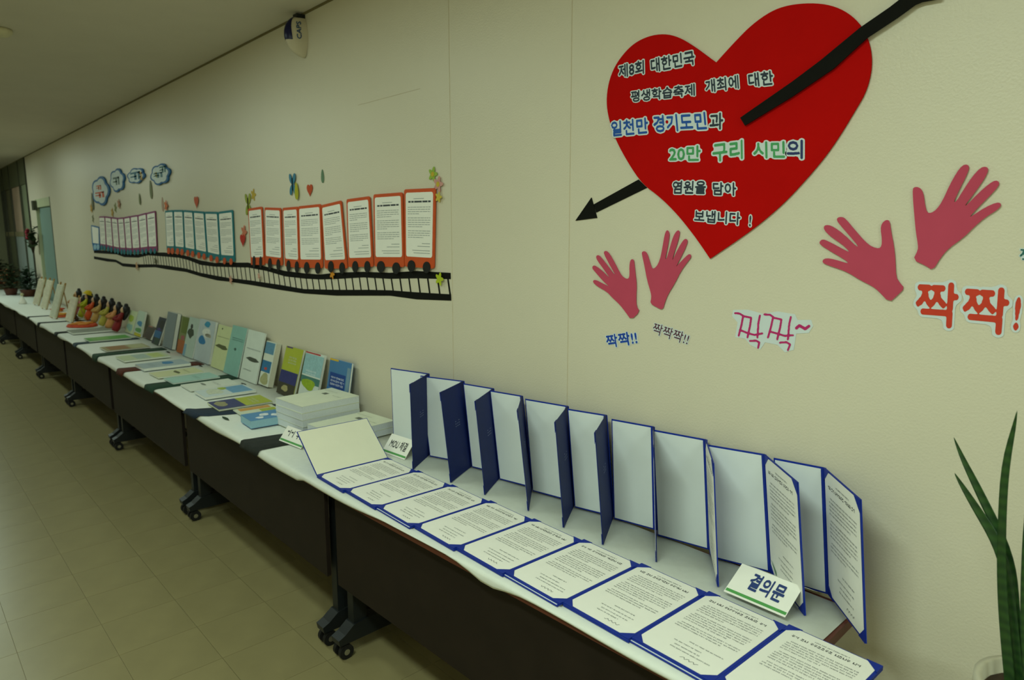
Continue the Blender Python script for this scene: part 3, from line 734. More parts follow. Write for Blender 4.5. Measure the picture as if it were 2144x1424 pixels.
# potted plants
def potted(u, y, H, r, leafc, flc, label, seed):
    v_ = min(np.arange(560, 700, .25), key=lambda q: abs(hz(u, q, TOP + .001)[1] - y)); c = hz(u, v_, TOP + .001); t = thing('potted_plant', c, label, 'plant', 'potted plants at the far end of the table')
    G = lambda x, y, z: (c[0] + x, c[1] + y, c[2] + z)
    MB().lathe([(r * .7, 0), (r * .95, .09), (r, .10), (r * .9, .105)], G, 16).build('pot', mat((92, 52, 36), .6), t, True)
    rn = random.Random(seed)
    mb = MB(); fb = MB()
    for k in range(190):
        az = rn.uniform(0, 6.28); el = rn.uniform(.1, 1.45); R = H * rn.uniform(.3, 1.0)
        p = np.array([c[0], c[1], c[2] + .11]) + R * np.array([math.cos(az) * math.cos(el) * .75, math.sin(az) * math.cos(el) * .6, math.sin(el)])
        d = unit(rn.uniform(-1, 1) * np.array([1.0, 0, 0]) + np.array([math.cos(az), math.sin(az), .4])); s = np.cross(d, UP); s = unit(s); L = rn.uniform(.07, .12)
        mb.quad(p - d * L * .5, p + s * L * .28, p + d * L * .5, p - s * L * .28)
        if k % 9 == 0: fb.ball(p + np.array([0, 0, .02]), .018, .018, .014, 7, 5)
    for k in range(8):
        az = k * .8; mb.tube([(c[0], c[1], c[2] + .09), (c[0] + .3 * H * math.cos(az), c[1] + .3 * H * math.sin(az), c[2] + .11 + .5 * H)], .004, 5)
    mb.build('foliage', mat(leafc, .6, .25, 30), t)
    if flc: fb.build('blossom', mat(flc, .6, .15, 40), t, True)
potted(24, -.33, .40, .10, (48, 62, 34), (120, 80, 44), 'potted plant with rusty blossoms nearest the easels', 3)
potted(60, -.17, .36, .11, (30, 54, 34), None, 'dark green potted plant close to the door', 5)
potted(2, -.22, .40, .10, (44, 56, 30), (150, 60, 50), 'potted plant with reddish blossoms at the far table end', 7)
# white small craft by the plants
c = hz(48, 636, TOP + .002); t = thing('paper_figure', c, 'small white paper figure lying before the dark plant', 'paper craft')
MB().lathe([(.05, 0), (.04, .04), (.015, .09), (.004, .12)], lambda x, y, z: (c[0] + x, c[1] + y, c[2] + z), 10).build('body', PAPER, t, True)
MB().ball(c + np.array([0, 0, .13]), .022, .022, .022).build('head', mat((196, 190, 150), .7), t, True)
# flower basket hung on the door
p = wall(75, 490, .05); p[1] = -.03
hb_ = wall(76, 495, -.03); t = thing('flower_basket', (hb_[0], -.03, hb_[2] - .22), 'hanging flower basket with red blooms by the far door', 'flowers')
G = lambda x, y, z: (hb_[0] + x, -.09 + y, hb_[2] + z)
MB().lathe([(.01, -.26), (.03, -.16), (.05, -.06), (.045, -.055)], G, 12).build('cone', mat((52, 44, 28), .8, .2, 50), t, True)
mb = MB(); rn = random.Random(9)
for k in range(50):
    az = rn.uniform(0, 6.28); R = .13 * rn.uniform(.3, 1); q = np.array(G(R * math.cos(az), R * math.sin(az) * .5, rn.uniform(-.16, .14))); d = unit([math.cos(az), math.sin(az) * .5, rn.uniform(-.3, .8)]); s = unit(np.cross(d, UP)); L = .12
    mb.quad(q - d * L * .5, q + s * L * .3, q + d * L * .5, q - s * L * .3)
mb.build('leaves', mat((44, 66, 34), .6, .2, 40), t)
for k, (x, z) in enumerate(((-.10, .06), (-.06, .02), (-.03, .09), (-.08, -.02))):
    MB().ball(G(x, -.04, z), .035, .03, .03, 8, 6).build('bloom', mat((150, 34, 56), .6), t, True)

# ------------------------------------------------------------------ paper train on the wall
def lerp2(a, b_, f): return (a[0] + (b_[0] - a[0]) * f, a[1] + (b_[1] - a[1]) * f)
def wagon(q, wheels, base, s, fr_rgb, wh_rgb, label, group, seed, band=.13, detail=True, wr=(15, 42), off=.006):
    """q = TL, TR, BR, BL of the card in a zoomed crop; wheels = list of centres"""
    P = [(base[0] + a / s, base[1] + b_ / s) for a, b_ in q]
    TL, TR, BR, BL = [wall(u, v) for u, v in P]
    m = (BL + BR) / 2
    t = thing('paper_wagon', (m[0], 0, m[2]), label, 'paper wagon', group)
    def at(x, y, d):   # bilinear on the card
        a = BL + (BR - BL) * x; b2 = TL + (TR - TL) * x
        return a + (b2 - a) * y + np.array([0, -d, 0])
    W = np.linalg.norm(BR - BL); H = np.linalg.norm(TL - BL)
    def rr(x0, x1, y0_, y1_, r, d):
        out = []
        rx, ry = r / W, r / H
        for cx_, cy_, a0 in ((x1 - rx, y1_ - ry, 0), (x0 + rx, y1_ - ry, 90), (x0 + rx, y0_ + ry, 180), (x1 - rx, y0_ + ry, 270)):
            for k in range(4):
                q_ = math.radians(a0 + 30 * k); out.append(at(cx_ + rx * math.cos(q_), cy_ + ry * math.sin(q_), d))
        return out
    fix_normals(MB().prism(rr(0, 1, 0, 1, .012, off), rr(0, 1, 0, 1, .012, off + .006)).build('frame_card', mat(fr_rgb, .6, .05, 20), t))
    ix = .014 / W; x0, x1, y0_, y1_ = ix, 1 - ix, band, 1 - .016 / H
    sh = fix_normals(MB().prism(rr(x0, x1, y0_, y1_, .012, off + .0062), rr(x0, x1, y0_, y1_, .012, off + .0070)).build('sheet', PAPER, t))
    Fp = lambda x, y, z: at(x0 + (x1 - x0) * x, y0_ + (y1_ - y0_) * y, off + .0071 + z)
    rn = random.Random(seed)
    hd = MB(); bd = MB()
    x = .10
    for wl in (2, 2, 6, 4, 2):
        ww = wl * .046
        hd.quad(Fp(x, .845, .0002), Fp(x + ww, .845, .0002), Fp(x + ww, .872, .0002), Fp(x, .872, .0002)); x += ww + .022
    y = .77
    bd.quad(Fp(.3, .90, .0002), Fp(.68, .90, .0002), Fp(.68, .909, .0002), Fp(.3, .909, .0002))
    for para in (4, 5, 4):
        for k in range(para):
            x = .08; e_ = .92 if k < para - 1 else rn.uniform(.4, .75)
            while x < e_:
                ww = rn.uniform(.06, .16); bd.quad(Fp(x, y, .0002), Fp(min(x + ww, e_), y, .0002), Fp(min(x + ww, e_), y + .009, .0002), Fp(x, y + .009, .0002)); x += ww + .018
            y -= .034
        y -= .03
    for fx, fy in ((.62, .21), (.45, .165), (.25, .10), (.3, .06)):
        bd.quad(Fp(fx, fy, .0002), Fp(.92, fy, .0002), Fp(.92, fy + .009, .0002), Fp(fx, fy + .009, .0002))
    hd.build('printed_heading', mat((60, 66, 70), .7), sh); bd.build('printed_text', mat((150, 156, 152), .7), sh)
    for (a, b_) in wheels:
        pts = [wall(base[0] + (a + wr[0] * math.cos(q_)) / s, base[1] + (b_ + wr[1] * math.sin(q_)) / s) for q_ in np.linspace(0, 6.283, 16, endpoint=False)]
        fix_normals(MB().prism([p_ - np.array([0, off + .0068, 0]) for p_ in pts], [p_ - np.array([0, off + .0095, 0]) for p_ in pts]).build('wheel', mat(wh_rgb, .6, .05, 20), t))
OB, OS = (480, 340), 4.45
orange = [([(190, 432), (320, 412), (345, 955), (218, 955)], [(250, 925), (312, 930)], 13),
          ([(345, 420), (495, 425), (512, 962), (352, 940)], [(398, 945), (477, 955)], 17),
          ([(512, 425), (655, 412), (672, 985), (535, 968)], [(572, 965), (650, 975)], 18),
          ([(660, 410), (868, 388), (887, 985), (676, 980)], [(742, 982), (845, 985)], 24),
          ([(874, 400), (1060, 355), (1118, 988), (908, 990)], [(968, 972), (1073, 985)], 26),
          ([(1110, 345), (1325, 316), (1360, 972), (1128, 975)], [(1195, 972), (1308, 972)], 27),
          ([(1362, 300), (1632, 280), (1648, 975), (1372, 970)], [(1435, 972), (1578, 985)], 36),
          ([(1648, 253), (1940, 240), (1926, 990), (1655, 970)], [(1720, 965), (1862, 978)], 35)]
on = ['first', 'second', 'third', 'fourth', 'fifth', 'sixth', 'seventh', 'eighth']
for i, (q, wv, r_) in enumerate(orange):
    wagon(q, wv, OB, OS, (206, 82, 28), (16, 18, 16), 'orange framed paper wagon with black wheels, %s from the left' % on[i] + (', the largest and nearest' if i == 7 else ''), 'orange paper wagons', i, .135, wr=(r_, 54))
TBs, TS = (180, 320), 5.275
tx = [885, 980, 1090, 1200, 1325, 1475, 1640]; bx_ = [905, 1000, 1110, 1230, 1360, 1507, 1665]
ty = [640, 632, 632, 640, 650, 652, 630]; by = [1082, 1085, 1100, 1125, 1155, 1190, 1205]
for i in range(6):
    g_ = 4
    q = [(tx[i] + g_, ty[i]), (tx[i + 1] - g_, ty[i + 1]), (bx_[i + 1] - g_, by[i + 1]), (bx_[i] + g_, by[i])]
    c0, c1 = lerp2(q[3], q[2], .27), lerp2(q[3], q[2], .75)
    wagon(q, [c0, c1], TBs, TS, (24, 118, 128), (206, 84, 34), 'teal framed paper wagon with orange wheels, %s from the left' % on[i], 'teal paper wagons', 20 + i, .12, wr=(17, 36))
px_t = [155, 222, 292, 362, 430, 502, 588, 682, 782]; px_b = [170, 240, 318, 390, 460, 530, 616, 706, 804]
py_t = [702, 700, 710, 718, 712, 698, 685, 662, 640]; py_b = [1045, 1055, 1075, 1090, 1095, 1100, 1095, 1085, 1085]
for i in range(8):
    g_ = 3
    q = [(px_t[i] + g_, py_t[i]), (px_t[i + 1] - g_, py_t[i + 1]), (px_b[i + 1] - g_, py_b[i + 1]), (px_b[i] + g_, py_b[i])]
    c0, c1 = lerp2(q[3], q[2], .27), lerp2(q[3], q[2], .75)
    wagon(q, [c0, c1], TBs, TS, (140, 64, 110), (30, 116, 132), 'purple framed paper wagon with teal wheels, %s from the left' % on[i], 'purple paper wagons', 40 + i, .12, wr=(12, 30))
# engine at the head of the train
t0 = wall(180 + 95 / TS, 320 + 1050 / TS)
t = thing('paper_engine', (t0[0], 0, t0[2]), 'blue paper engine at the head of the paper train', 'paper engine')
wallpoly([(68, 800), (100, 805), (158, 820), (165, 1075), (95, 1080), (80, 1000)], TBs, TS, .006, .006, 'frame_card', mat((40, 104, 160), .6), t)
wallpoly([(78, 812), (152, 832), (156, 1005), (92, 995)], TBs, TS, .0125, .001, 'sheet', PAPER, t)
for cx_ in (115, 148): wallpoly([(cx_ + 16 * math.cos(q_), 1040 + 30 * math.sin(q_)) for q_ in np.linspace(0, 6.28, 12, endpoint=False)], TBs, TS, .0125, .002, 'wheel', mat((150, 190, 214), .6), t)

# ---- railway track
up_px = [(197, 527), (230, 528.5), (245, 530), (260, 535), (290, 536), (310, 531.5), (345, 533), (375, 536), (395, 541), (420, 550), (450, 554.5), (480, 554.6), (520, 555), (558.6, 563), (597, 573), (640, 578), (671, 580), (705, 577.5), (761, 575), (817, 577.5), (873, 575), (944, 578)]
lo_px = [(197, 539.5), (225, 544.5), (243, 546.5), (257, 554.5), (285, 557), (325, 556.5), (350, 560), (390, 566), (420, 575), (455, 582.5), (480, 586), (525, 592), (588, 602), (637, 610), (705, 613), (772, 613), (817, 613.5), (873, 619.5), (945, 623)]
trk = thing('railway_track', wall(700, 600), 'black paper railway track under the paper train', 'paper track')
def ribbon(pts, hw, name, off=.0005, th=.0012):
    W = [wall(u, v) for u, v in pts]; L = []; R = []; n = len(W)
    for i in range(n):
        d = unit(W[min(i + 1, n - 1)] - W[max(i - 1, 0)]); nn = np.array([-d[2], 0, d[0]])
        k = hw * (1 + .12 * math.sin(i * 2.3)); L.append(W[i] + nn * k); R.append(W[i] - nn * k)
    mb = MB()
    for i in range(n - 1):
        A = [L[i], R[i], R[i + 1], L[i + 1]]
        mb.prism([p_ - np.array([0, off, 0]) for p_ in A], [p_ - np.array([0, off + th, 0]) for p_ in A])
    return fix_normals(mb.build(name, BLK, trk))
ribbon(up_px, .0155, 'rail'); ribbon(lo_px, .0150, 'rail')
def at_u(pts, X):
    W = [wall(u, v) for u, v in pts]
    xs_ = [p_[0] for p_ in W]; zs = [p_[2] for p_ in W]
    return float(np.interp(X, xs_, zs))
xa, xb = wall(300, 545)[0], wall(941, 600)[0]
nS = int((xb - xa) / .0765)
for k in range(nS + 1):
    X = xb - k * .0765
    z1, z0_ = at_u(up_px, X - .006), at_u(lo_px, X + .006)
    mb = MB(); hw = .0055
    MB().prism([(X - .012 - hw, -.0004, z1), (X - .012 + hw, -.0004, z1), (X + .008 + hw, -.0004, z0_), (X + .008 - hw, -.0004, z0_)], [(X - .012 - hw, -.0014, z1), (X - .012 + hw, -.0014, z1), (X + .008 + hw, -.0014, z0_), (X + .008 - hw, -.0014, z0_)]).build('sleeper', BLK, trk)

# ---- small cut-paper decorations
DK = [0]
def deco(name, u, v, r, rgb, label, cat, shape='flower', center=None, extra=None, sx=1.0):
    c = wall(u, v); rr_ = r * .82
    t = thing(name, (c[0], 0, c[2] - rr_), label, cat, 'small paper decorations around the train')
    off = .002 if shape != 'high' else .012
    def pl(f, n): return [(c[0] + rr_ * f(q)[0], c[2] + rr_ * f(q)[1]) for q in np.linspace(0, 2 * math.pi, n, endpoint=False)]
    def put(pts, m, d0, nm): fix_normals(tri(MB().prism([(a, -d0, b_) for a, b_ in pts], [(a, -d0 - .0012, b_) for a, b_ in pts]).build(nm, m, t)))
    DK[0] += 1; d0 = (.0105 if extra == 'front' else .0015) + .0027 * (DK[0] % 4)
    if shape == 'flower': put(pl(lambda q: ((.75 + .25 * math.cos(5 * q)) * math.cos(q), (.75 + .25 * math.cos(5 * q)) * math.sin(q)), 40), mat(rgb, .6), d0, 'petals')
    elif shape == 'heart': put([(c[0] + rr_ * .06 * 16 * math.sin(q) ** 3, c[2] + rr_ * .065 * (13 * math.cos(q) - 5 * math.cos(2 * q) - 2 * math.cos(3 * q) - math.cos(4 * q))) for q in np.linspace(0, 2 * math.pi, 30, endpoint=False)], mat(rgb, .6), d0, 'heart_card')
    elif shape == 'butterfly':
        for sx_ in (-1, 1):
            put([(c[0] + sx_ * rr_ * (.08 + .80 * abs(math.sin(q * 2)) * math.cos(q - math.pi / 2)), c[2] + rr_ * (1.05 * abs(math.sin(q * 2)) * math.sin(math.pi / 2 - q) + .25 * math.cos(q))) for q in np.linspace(0.03, math.pi - .03, 26)], mat(rgb, .6), d0, 'wing')
        MB().box(c[0] - rr_ * .06, c[0] + rr_ * .06, -d0 - .004, -d0 - .0012, c[2] - rr_ * .6, c[2] + rr_ * .6).build('body', BLK, t)
    elif shape == 'leaf': put([(c[0] + rr_ * .45 * math.sin(q) * (1 - .3 * math.cos(q)), c[2] + rr_ * math.cos(q)) for q in np.linspace(0, 2 * math.pi, 18, endpoint=False)], mat(rgb, .6), d0, 'leaf_card')
    if center: put([(c[0] + rr_ * .32 * math.cos(q), c[2] + rr_ * .32 * math.sin(q)) for q in np.linspace(0, 2 * math.pi, 12, endpoint=False)], mat(center, .6), d0 + .0013, 'flower_centre')
deco('paper_flower', 908, 365, .042, (150, 180, 62), 'lime paper flower above the largest orange wagon', 'paper flower', center=(200, 170, 40))
deco('paper_flower', 920, 386, .045, (206, 150, 140), 'pink paper flower at the corner of the largest orange wagon', 'paper flower', center=(206, 176, 50))
deco('paper_flower', 922, 413, .030, (206, 186, 70), 'yellow paper flower right of the largest orange wagon', 'paper flower')
deco('paper_leaf', 676, 369, .045, (96, 128, 96), 'grey green paper leaf high above the orange wagons', 'paper leaf', 'leaf')
deco('paper_heart', 650, 397, .045, (190, 72, 22), 'small orange paper heart above the orange wagons', 'paper heart', 'heart')
deco('paper_butterfly', 615, 386, .075, (50, 120, 150), 'blue paper butterfly above the third orange wagon', 'butterfly', 'butterfly')
deco('paper_flower', 624, 400, .062, (176, 172, 30), 'yellow paper flower touching the blue butterfly', 'paper flower', 'leaf')
deco('paper_flower', 531, 408, .050, (190, 160, 50), 'pale yellow paper flower above the first orange wagon', 'paper flower')
deco('paper_butterfly', 521, 428, .085, (150, 160, 50), 'yellow green paper butterfly at the corner of the first orange wagon', 'butterfly', 'butterfly')
deco('paper_flower', 513, 486, .060, (206, 120, 90), 'salmon paper flower left of the orange wagons', 'paper flower')
deco('paper_heart', 511, 502, .055, (190, 40, 20), 'red paper heart under the salmon flower', 'paper heart', 'heart')
deco('paper_flower', 699, 574, .035, (216, 140, 30), 'orange paper flower stuck on the rail under the fifth wagon', 'paper flower', extra='front')
deco('paper_flower', 925, 584, .038, (180, 196, 30), 'lime paper flower stuck on the rail end', 'paper flower', extra='front')
deco('paper_heart', 413, 422, .060, (196, 84, 40), 'orange paper heart above the teal wagons', 'paper heart', 'heart')
deco('paper_flower', 350, 431, .060, (206, 110, 60), 'orange paper flower at the corner of the teal wagons', 'paper flower')
deco('paper_leaf', 341, 428, .075, (180, 150, 130), 'pinkish paper leaf beside the orange flower', 'paper leaf', 'leaf')
deco('paper_leaf', 317, 397, .10, (110, 116, 76), 'olive paper leaf under the rightmost cloud sign', 'paper leaf', 'leaf')
deco('paper_leaf', 294, 417, .065, (112, 118, 70), 'small olive paper leaf between cloud signs and purple wagons', 'paper leaf', 'leaf')
deco('paper_flower', 251, 427, .065, (176, 120, 84), 'dull pink paper flower above the purple wagons', 'paper flower')
deco('paper_flower', 242, 435, .065, (120, 124, 62), 'olive paper flower above the purple wagons', 'paper flower')
deco('paper_flower', 236, 445, .060, (190, 150, 60), 'yellow paper flower just above the purple wagons', 'paper flower')
deco('paper_leaf', 195, 422, .12, (104, 104, 70), 'dark olive paper leaf left of the leftmost cloud sign', 'paper leaf', 'leaf')
deco('paper_flower', 193, 436, .070, (196, 150, 56), 'amber paper flower below the leftmost cloud sign', 'paper flower')
deco('paper_flower', 195, 458, .060, (120, 118, 80), 'dull paper flower above the blue engine', 'paper flower')
deco('paper_flower', 487, 586, .040, (206, 150, 130), 'pink paper flower stuck on the lower rail', 'paper flower', extra='front')
deco('paper_flower', 290, 557, .055, (196, 150, 110), 'pink paper flower on the lower rail under the purple wagons', 'paper flower', extra='front')
deco('paper_flower', 548, 578, .028, (214, 160, 140), 'tiny pink paper flower between the rails', 'paper flower', extra='front')
deco('paper_flower', 328, 546, .045, (90, 90, 60), 'tiny dark paper flower between the rails', 'paper flower', extra='front')

# ---- cloud signs
def cloud(u0, v0, u1, v1, n, marks, label):
    A, B = wall(u0, v1), wall(u1, v0); c = (A + B) / 2; rx, rz = (B[0] - A[0]) / 2, (B[2] - A[2]) / 2
    t = thing('cloud_sign', (c[0], 0, A[2]), label, 'sign', 'cloud signs above the train')
    def pl(k): return [(c[0] + k * rx * (.84 + .18 * abs(math.cos(n * q / 2 + u0))) * math.cos(q), c[2] + k * rz * (.84 + .18 * abs(math.cos(n * q / 2 + u0))) * math.sin(q)) for q in np.linspace(0, 2 * math.pi, 60, endpoint=False)]
    def put(pts, m, d0, nm, th=.002): return fix_normals(tri(MB().prism([(a, -d0, b_) for a, b_ in pts], [(a, -d0 - th, b_) for a, b_ in pts]).build(nm, m, t)))
    put(pl(1.0), mat((30, 96, 150), .6), .003, 'blue_rim', .012)
    put([(a, b_) for a, b_ in pl(.84)], mat((206, 216, 214), .6), .0152, 'white_card')
    for (x, z, sx, sz, rgb) in marks:
        # stroke-like painted mark (two crossing bars and a base bar)
        m = mat(rgb, .6); mb = MB()
        X, Z = c[0] + x * rx, c[2] + z * rz
        for (a0, a1, b0, b1) in ((-1, 1, .55, 1), (-.2, .25, -1, .6), (.55, 1, -1, .9), (-1, .3, -.3, 0.05)):
            mb.box(X + a0 * sx * rx, X + a1 * sx * rx, -.0180, -.0172, Z + b0 * sz * rz, Z + b1 * sz * rz)
        mb.build('painted_mark', m, t)
cloud(198, 365, 229, 433, 5, [(-.1, .25, .28, .16, (206, 100, 40)), (-.05, -.25, .5, .20, (204, 82, 24))], 'tall white cloud sign with orange characters, leftmost of the four')
cloud(235, 349, 262, 405, 6, [(-.05, -.05, .42, .34, (90, 110, 100))], 'narrow white cloud sign with grey green characters')
cloud(271, 347, 305, 388, 6, [(0, -.02, .55, .5, (60, 110, 130)), (.6, -.2, .14, .5, (190, 150, 50))], 'small cloud sign with blue characters and an ochre edge')
cloud(320, 338, 358, 391, 6, [(-.15, -.05, .45, .25, (80, 120, 130)), (.35, .4, .3, .3, (60, 110, 110)), (-.35, 0, .12, .25, (170, 160, 60))], 'cloud sign with green and blue marks, rightmost of the four')

# ------------------------------------------------------------------ heart, arrow and clapping hands
HBs, HS = (1200, 0), 2.5425
heart_px = [(768, 335), (810, 288), (880, 212), (960, 132), (1060, 62), (1150, 30), (1270, 18), (1380, 30), (1470, 70), (1540, 138), (1580, 220), (1596, 310), (1590, 400), (1560, 500), (1500, 600), (1440, 700), (1360, 820), (1260, 940), (1150, 1060), (1040, 1160), (920, 1252), (735, 1377), (690, 1310), (640, 1240), (560, 1140), (470, 1050), (375, 980), (300, 870), (230, 740), (195, 630), (183, 540), (195, 440), (230, 350), (290, 270), (350, 220), (430, 188), (510, 183), (580, 205), (660, 255), (720, 300)]
def open_smooth(P, it=2):
    P = [np.array(p, float) for p in P]
    for _ in range(it):
        Q = [P[0]]
        for i in range(len(P) - 1): Q += [P[i] * .75 + P[i + 1] * .25, P[i] * .25 + P[i + 1] * .75]
        P = Q + [P[-1]]
    return P
heart_px = open_smooth(heart_px[:22]) + open_smooth(heart_px[21:] + heart_px[:1])[1:-1]
hc = wall(1490, 540)
ht_ = thing('paper_heart', (hc[0], 0, hc[2]), 'huge red paper heart with cut-out Korean lettering', 'paper heart')
wallpoly(heart_px, HBs, HS, .003, .004, 'heart_card', RED, ht_)
N = np.array([0, -1.0, 0])
def wl(p, base, s, d): return wall(base[0] + p[0] / s, base[1] + p[1] / s) + np.array([0, -d, 0])
BKI, BLI, GRI, NVI = mat((40, 52, 66), .6), mat((26, 84, 170), .6), mat((70, 160, 96), .6), mat((36, 52, 104), .6)
STK = mat((214, 224, 226), .65, .01, 20, name='sticker_paper')
for txt, LB_, RB_, LT_, m in [
    ('제8회', (252, 418), (385, 393), (250, 350), BKI), ('대한민국', (425, 388), (655, 345), (420, 318), BKI),
    ('평생학습축제', (318, 545), (655, 510), (316, 488), BKI), ('개최에', (715, 497), (890, 472), (710, 430), BKI), ('대한', (945, 466), (1075, 452), (938, 395), BKI),
    ('일천만', (214, 727), (408, 708), (210, 650), BLI), ('경기도민', (440, 705), (720, 690), (432, 620), BLI), ('과', (735, 692), (805, 688), (735, 608), BKI),
    ('20만', (520, 858), (685, 855), (520, 783), GRI), ('구리', (752, 862), (910, 845), (750, 768), GRI), ('시민', (968, 842), (1135, 842), (966, 758), GRI), ('의', (1146, 843), (1228, 845), (1146, 748), NVI),
    ('염원을', (537, 1030), (712, 1032), (540, 965), BKI), ('담아', (752, 1038), (875, 1042), (752, 972), BKI), ('보냅니다', (652, 1180), (895, 1198), (655, 1118), BKI), ('!', (944, 1203), (952, 1205), (948, 1148), BKI)]:
    lettering(txt, wl(LB_, HBs, HS, .0071), wl(RB_, HBs, HS, .0071), wl(LT_, HBs, HS, .0071), N, m, ht_, bold=.022, halo=.105, halom=STK, box=True)
ar = thing('paper_arrow', wall(1600, 250), 'black paper arrow piercing the red heart', 'paper arrow')
wallpoly([(905, 630), (1180, 440), (1330, 328), (1540, 155), (1700, 45), (1790, -25), (2010, -60), (1960, 4), (1870, 20), (1835, 34), (1740, 103), (1580, 208), (1400, 372), (1180, 520), (930, 672)], HBs, HS, .014, .003, 'arrow_shaft', BLK, ar)
wallpoly([(112, 1088), (350, 956), (395, 1000), (125, 1132)], HBs, HS, .0005, .0022, 'arrow_neck', BLK, ar)
wallpoly([(15, 1175), (100, 1052), (130, 1160)], HBs, HS, .0005, .003, 'arrow_tip', BLK, ar)

handA = [(472, 880), (542, 812), (515, 770), (512, 700), (517, 600), (508, 520), (500, 450), (495, 402), (482, 391), (466, 402), (458, 450), (460, 520), (453, 548), (430, 550), (400, 530), (375, 490), (340, 420), (300, 350), (275, 326), (256, 330), (254, 350), (290, 420), (330, 490), (345, 520), (328, 505), (300, 465), (228, 372), (205, 358), (190, 372), (200, 402), (250, 470), (303, 545), (285, 530), (240, 485), (190, 447), (168, 443), (159, 465), (180, 490), (240, 560), (298, 614), (280, 605), (240, 585), (192, 560), (170, 560), (167, 580), (200, 610), (280, 655), (320, 700), (380, 755), (430, 820)]
handB = [(625, 748), (635, 700), (630, 660), (600, 560), (580, 450), (560, 360), (558, 335), (580, 327), (600, 345), (615, 390), (630, 440), (642, 470), (665, 463), (690, 430), (710, 370), (725, 290), (740, 200), (755, 162), (770, 163), (780, 190), (775, 240), (760, 320), (745, 392), (755, 392), (775, 330), (800, 240), (820, 190), (845, 160), (860, 168), (862, 190), (845, 260), (820, 330), (800, 407), (812, 385), (835, 335), (872, 268), (900, 230), (920, 233), (925, 255), (905, 310), (870, 380), (830, 457), (845, 440), (885, 398), (930, 353), (950, 354), (953, 380), (920, 420), (870, 490), (820, 590), (770, 670), (745, 730), (725, 800), (680, 780)]
handC = [(622, 1062), (540, 975), (500, 945), (420, 905), (330, 850), (270, 825), (180, 795), (150, 780), (150, 760), (175, 747), (230, 755), (332, 787), (320, 768), (280, 742), (190, 690), (130, 650), (127, 630), (150, 612), (190, 628), (260, 665), (338, 707), (330, 690), (290, 652), (200, 590), (158, 545), (160, 517), (190, 511), (230, 528), (300, 578), (390, 667), (402, 662), (350, 600), (280, 520), (250, 482), (254, 460), (285, 454), (312, 468), (380, 550), (450, 630), (500, 668), (550, 680), (568, 660), (570, 610), (560, 540), (570, 500), (600, 475), (625, 483), (635, 560), (655, 660), (665, 760), (670, 880), (695, 920), (730, 960), (680, 1010)]
handD = [(790, 760), (825, 690), (825, 650), (810, 560), (800, 450), (790, 330), (788, 258), (800, 244), (828, 243), (855, 265), (868, 310), (875, 370), (890, 425), (920, 428), (960, 400), (1000, 340), (1050, 230), (1100, 140), (1140, 90), (1175, 82), (1190, 105), (1170, 160), (1120, 260), (1078, 347), (1095, 350), (1150, 260), (1210, 170), (1270, 105), (1310, 98), (1326, 120), (1300, 180), (1230, 280), (1155, 377), (1172, 372), (1250, 290), (1330, 220), (1375, 195), (1402, 207), (1395, 240), (1330, 310), (1250, 390), (1188, 458), (1210, 448), (1300, 388), (1380, 353), (1411, 356), (1413, 380), (1380, 410), (1300, 460), (1230, 520), (1150, 600), (1040, 680), (985, 745), (930, 835), (880, 800)]
for px, base, s, lb in ((handA, (1200, 440), 3.8286, 'small pink paper hand, thumb right, below the arrow tip'), (handB, (1200, 440), 3.8286, 'small pink paper hand, thumb left, next to the heart point'), (handC, (1680, 320), 3.39, 'large pink paper hand, thumb up, lower of the big pair'), (handD, (1680, 320), 3.39, 'large pink paper hand with fingers fanned right, upper of the big pair')):
    cc = np.mean([wall(base[0] + p_[0] / s, base[1] + p_[1] / s) for p_ in px], 0); cc[1] = 0
    o = wallpoly(px, base, s, .004, .0015, 'paper_hand', PINK, None, org=cc, smooth=1)
    tag(o, lb, 'paper hand', 'clapping paper hands')
def word(txt, pts, base, s, rgb, label, bold=.02, halo=.06, box=True):
    a = wl(pts[0], base, s, 0)
    t = thing('word_sticker', a, label, 'lettering', 'clapping word stickers')
    for tx_, LB_, RB_, LT_ in (pts[1:] if isinstance(pts[1][0], str) else [(txt, *pts)]):
        lettering(tx_, wl(LB_, base, s, .0008), wl(RB_, base, s, .0008), wl(LT_, base, s, .0008), N, mat(rgb, .6), t, bold=bold, halo=halo, halom=STK, box=box)
word('짝짝!!', [(278, 1105), (520, 1072), (262, 1005)], (1200, 440), 3.8286, (22, 70, 170), 'blue lettered sticker 짝짝!! under the small hands', .02, .07, False)
word('짝짝짝!!', [(632, 985), (915, 1082), (655, 900)], (1200, 440), 3.8286, (92, 56, 70), 'small dark plum lettered sticker 짝짝짝!! slanting down', .008, .06, False)
word('', [(800, 1215), ('짝', (800, 1215), (1095, 1240), (815, 920)), ('짝', (1130, 1255), (1450, 1288), (1150, 950)), ('!', (1498, 1250), (1530, 1254), (1522, 1030))], (1680, 320), 3.39, (206, 56, 28), 'large orange red lettered sticker 짝짝! by the big hands', .022, .08)
word('짝짝', [(2134, 552), (2215, 560), (2136, 519)], (0, 0), 1.0, (40, 104, 96), 'teal lettered sticker cut off by the right edge', .012, .05, False)
